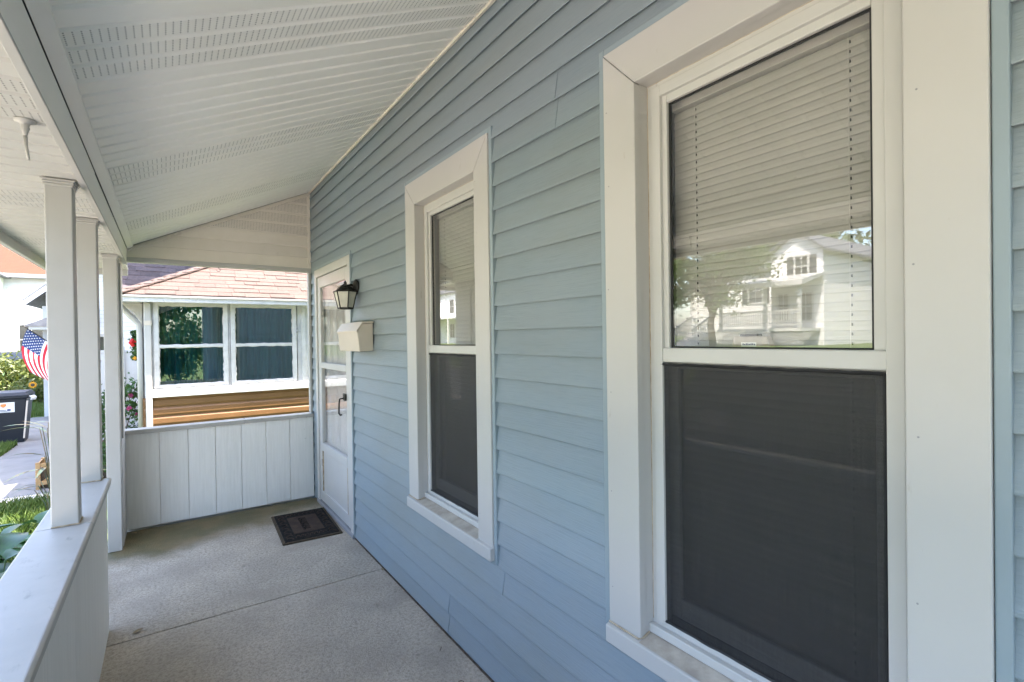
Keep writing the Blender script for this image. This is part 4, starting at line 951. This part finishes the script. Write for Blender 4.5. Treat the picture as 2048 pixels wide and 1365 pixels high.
shrub('yellow_shrub', (-5.0,24.5,-.6), 'low green bush below the flag behind the driveway', M['yshrub'], .9, .75, 1800, .07, rg, group='bushes beyond the driveway')
sf = empty('sunflower', (-4.75,22.0,-.6), 'single orange yellow sunflower beside the near post', 'flower')
MB().tube([(-4.75,22.0,-.6),(-4.74,21.98,.0),(-4.72,21.95,.17)], .012, 5).build('stem', M['shrub'], sf)
f = MB()
for k in range(14):
    a = k*2*math.pi/14; f.tube([(-4.72+.045*math.cos(a),21.93,.2+.045*math.sin(a)),(-4.72+.105*math.cos(a),21.92,.2+.105*math.sin(a))], [.022,.009], 5)
f.build('petals', M['sunf'], sf); MB().lathe([(.055,0),(.05,-.015),(.015,-.025)], (-4.72,21.92,.2), 12, 1).build('disc', M['bark'], sf)
# wreath garland on the neighbour's porch corner
wr = empty('garland', (-1.50,8.45,1.45), 'green garland with a red ribbon hanging at the neighbour porch corner', 'garland')
pts = [(-1.50+rg.gauss(0,.028), 8.42+rg.gauss(0,.028), 1.27+rg.random()*.4) for _ in range(900)]
leaf_cloud('greenery', M['shrub'], wr, pts, .022, rg)
MB().tube([(-1.54,8.37,1.56),(-1.56,8.36,1.51),(-1.53,8.36,1.46)], [.02,.03,.02], 6).tube([(-1.53,8.37,1.52),(-1.50,8.36,1.53)], .02, 6).build('ribbon', M['red'], wr)
MB().lathe([(.0,-.03),(.03,0),(.0,.03)], (-1.52,8.37,1.30), 8).build('bauble', M['sunf'], wr)

def tree(loc, label, h, r, m, n, s, seed, group='trees in the street', lean=(0,0)):
    rng = random.Random(seed); t = empty('leafy_tree', loc, label, 'tree', group); L0 = Vector(loc)
    top = L0+Vector((lean[0],lean[1],h*.62)); tr = MB()
    tr.tube([tuple(L0), tuple(L0.lerp(top,.3)+Vector((.1,.05,0))), tuple(L0.lerp(top,.65)), tuple(top)], [h*.032,h*.026,h*.018,h*.006], 9)
    clumps = []
    for i in range(26):
        a = i*2.399; q = rng.uniform(.35,1.0); zc = h*(.40+.55*rng.random()); rr = r*math.sqrt(max(.05, 1-((zc/h-.62)/.42)**2))*q
        c = L0+Vector((rr*math.cos(a)+lean[0]*.6, rr*math.sin(a)+lean[1]*.6, zc)); clumps.append((c, r*rng.uniform(.16,.32)))
        b = L0.lerp(top, min(.95, .35+.5*rng.random())); tr.tube([tuple(b), tuple(b.lerp(c,.5)+Vector((0,0,.15*r))), tuple(c)], [h*.010,h*.007,h*.002], 5)
    tr.build('trunk', M['bark'], t, smooth=True)
    pts = []
    while len(pts) < n:
        c, cr_ = rng.choice(clumps); v = Vector((rng.gauss(0,1), rng.gauss(0,1), rng.gauss(0,.75))); pts.append(c+v*cr_*.62)
    leaf_cloud('crown', m, t, pts, s, rng); return t
tree((-21.5,15.0,.85), 'green street tree in front of the white house across the road', 6.0, 2.7, M['leaf'], 7000, .11, 1)
tree((-24.5,22.5,.9), 'orange tinted autumn tree left of the house across the road', 8, 3.4, M['leafo'], 7000, .14, 2)
tree((-40,4,.9), 'tall green tree behind the houses across the road', 13, 6, M['leaf'], 6000, .26, 3)
tree((-42,22,.9), 'tall tree behind the autumn tree across the road', 14, 6.5, M['leaf'], 6000, .26, 4)
tree((-9.5,52,-.6), 'large green tree rising behind the orange roof', 13, 6, M['leaf'], 7000, .24, 5)
tree((-20,66,-.6), 'distant tree at the far end of the street', 13, 6, M['leaf'], 5000, .26, 6)
tree((-24,34,.9), 'olive tree along the far pavement', 7.5, 3.2, M['leafo'], 5000, .14, 8)
tree((-19.5,-9,.4), 'street tree on the far side behind the camera', 8, 3.4, M['leaf'], 5000, .15, 9)

tree((-2.2,-12,-.6), 'dense green tree added unseen behind the porch for darker reflections', 7, 3.4, M['shrub'], 7000, .16, 12, 'trees in the street')  # this tree and the next are added, unseen, for the neighbour's glass to mirror
tree((-6,-16,-.6), 'unseen broad green tree added for reflections, at the far side of the forecourt', 8, 3.8, M['leaf'], 6000, .18, 13, 'trees in the street')
for hx, hl in ((-.9,'unseen dark green hedge bush added to darken reflections, nearer the house'), (-2.6,'unseen dark green hedge bush added to darken reflections, nearer the street')):  # unseen bushes added to keep sunlit lawn out of the neighbour's panes
    shrub('added_hedge', (hx,-8.5,-.6), hl, M['shrub'], 1.1, 3.4, 6000, .09, random.Random(int(hx*10)), group='unseen added hedge behind the porch')
# grass: sunlit tufts by the driveway edge and at the bin
def grass(name, x0, x1, y0, y1, n, h, rng, z=-.6):
    mb = MB()
    for _ in range(n):
        x = rng.uniform(x0,x1); y = rng.uniform(y0,y1); a = rng.uniform(0,6.28); hh = h*rng.uniform(.5,1.2); wv = .006+.004*rng.random(); lx_, ly_ = rng.uniform(-.6,.6)*hh, rng.uniform(-.6,.6)*hh
        k = len(mb.v); dx, dy = wv*math.cos(a), wv*math.sin(a)
        mb.v += [(x-dx,y-dy,z),(x+dx,y+dy,z),(x+dx*.7+lx_*.4,y+dy*.7+ly_*.4,z+hh*.6),(x-dx*.7+lx_*.4,y-dy*.7+ly_*.4,z+hh*.6),(x+lx_,y+ly_,z+hh)]; mb.f += [(k,k+1,k+2,k+3),(k+3,k+2,k+4)]
    o = mb.build(name, M['grassb'], fix=False, org=((x0+x1)/2,(y0+y1)/2,z)); tag(o, kind='stuff'); return o
tag(grass('grass', -3.4,-1.95,6.2,9.1, 9000, .13, rg), 'sunlit lawn grass between the porch plants and the driveway', 'grass')
tag(grass('grass', -5.2,-3.75,13.1,14.4, 5000, .13, rg, -.588), 'grass tuft at the foot of the wheeled bin', 'grass')
tag(grass('grass', -6.8,-2.2,19.6,23.5, 9000, .16, rg), 'bright lawn beyond the far edge of the driveway', 'grass')
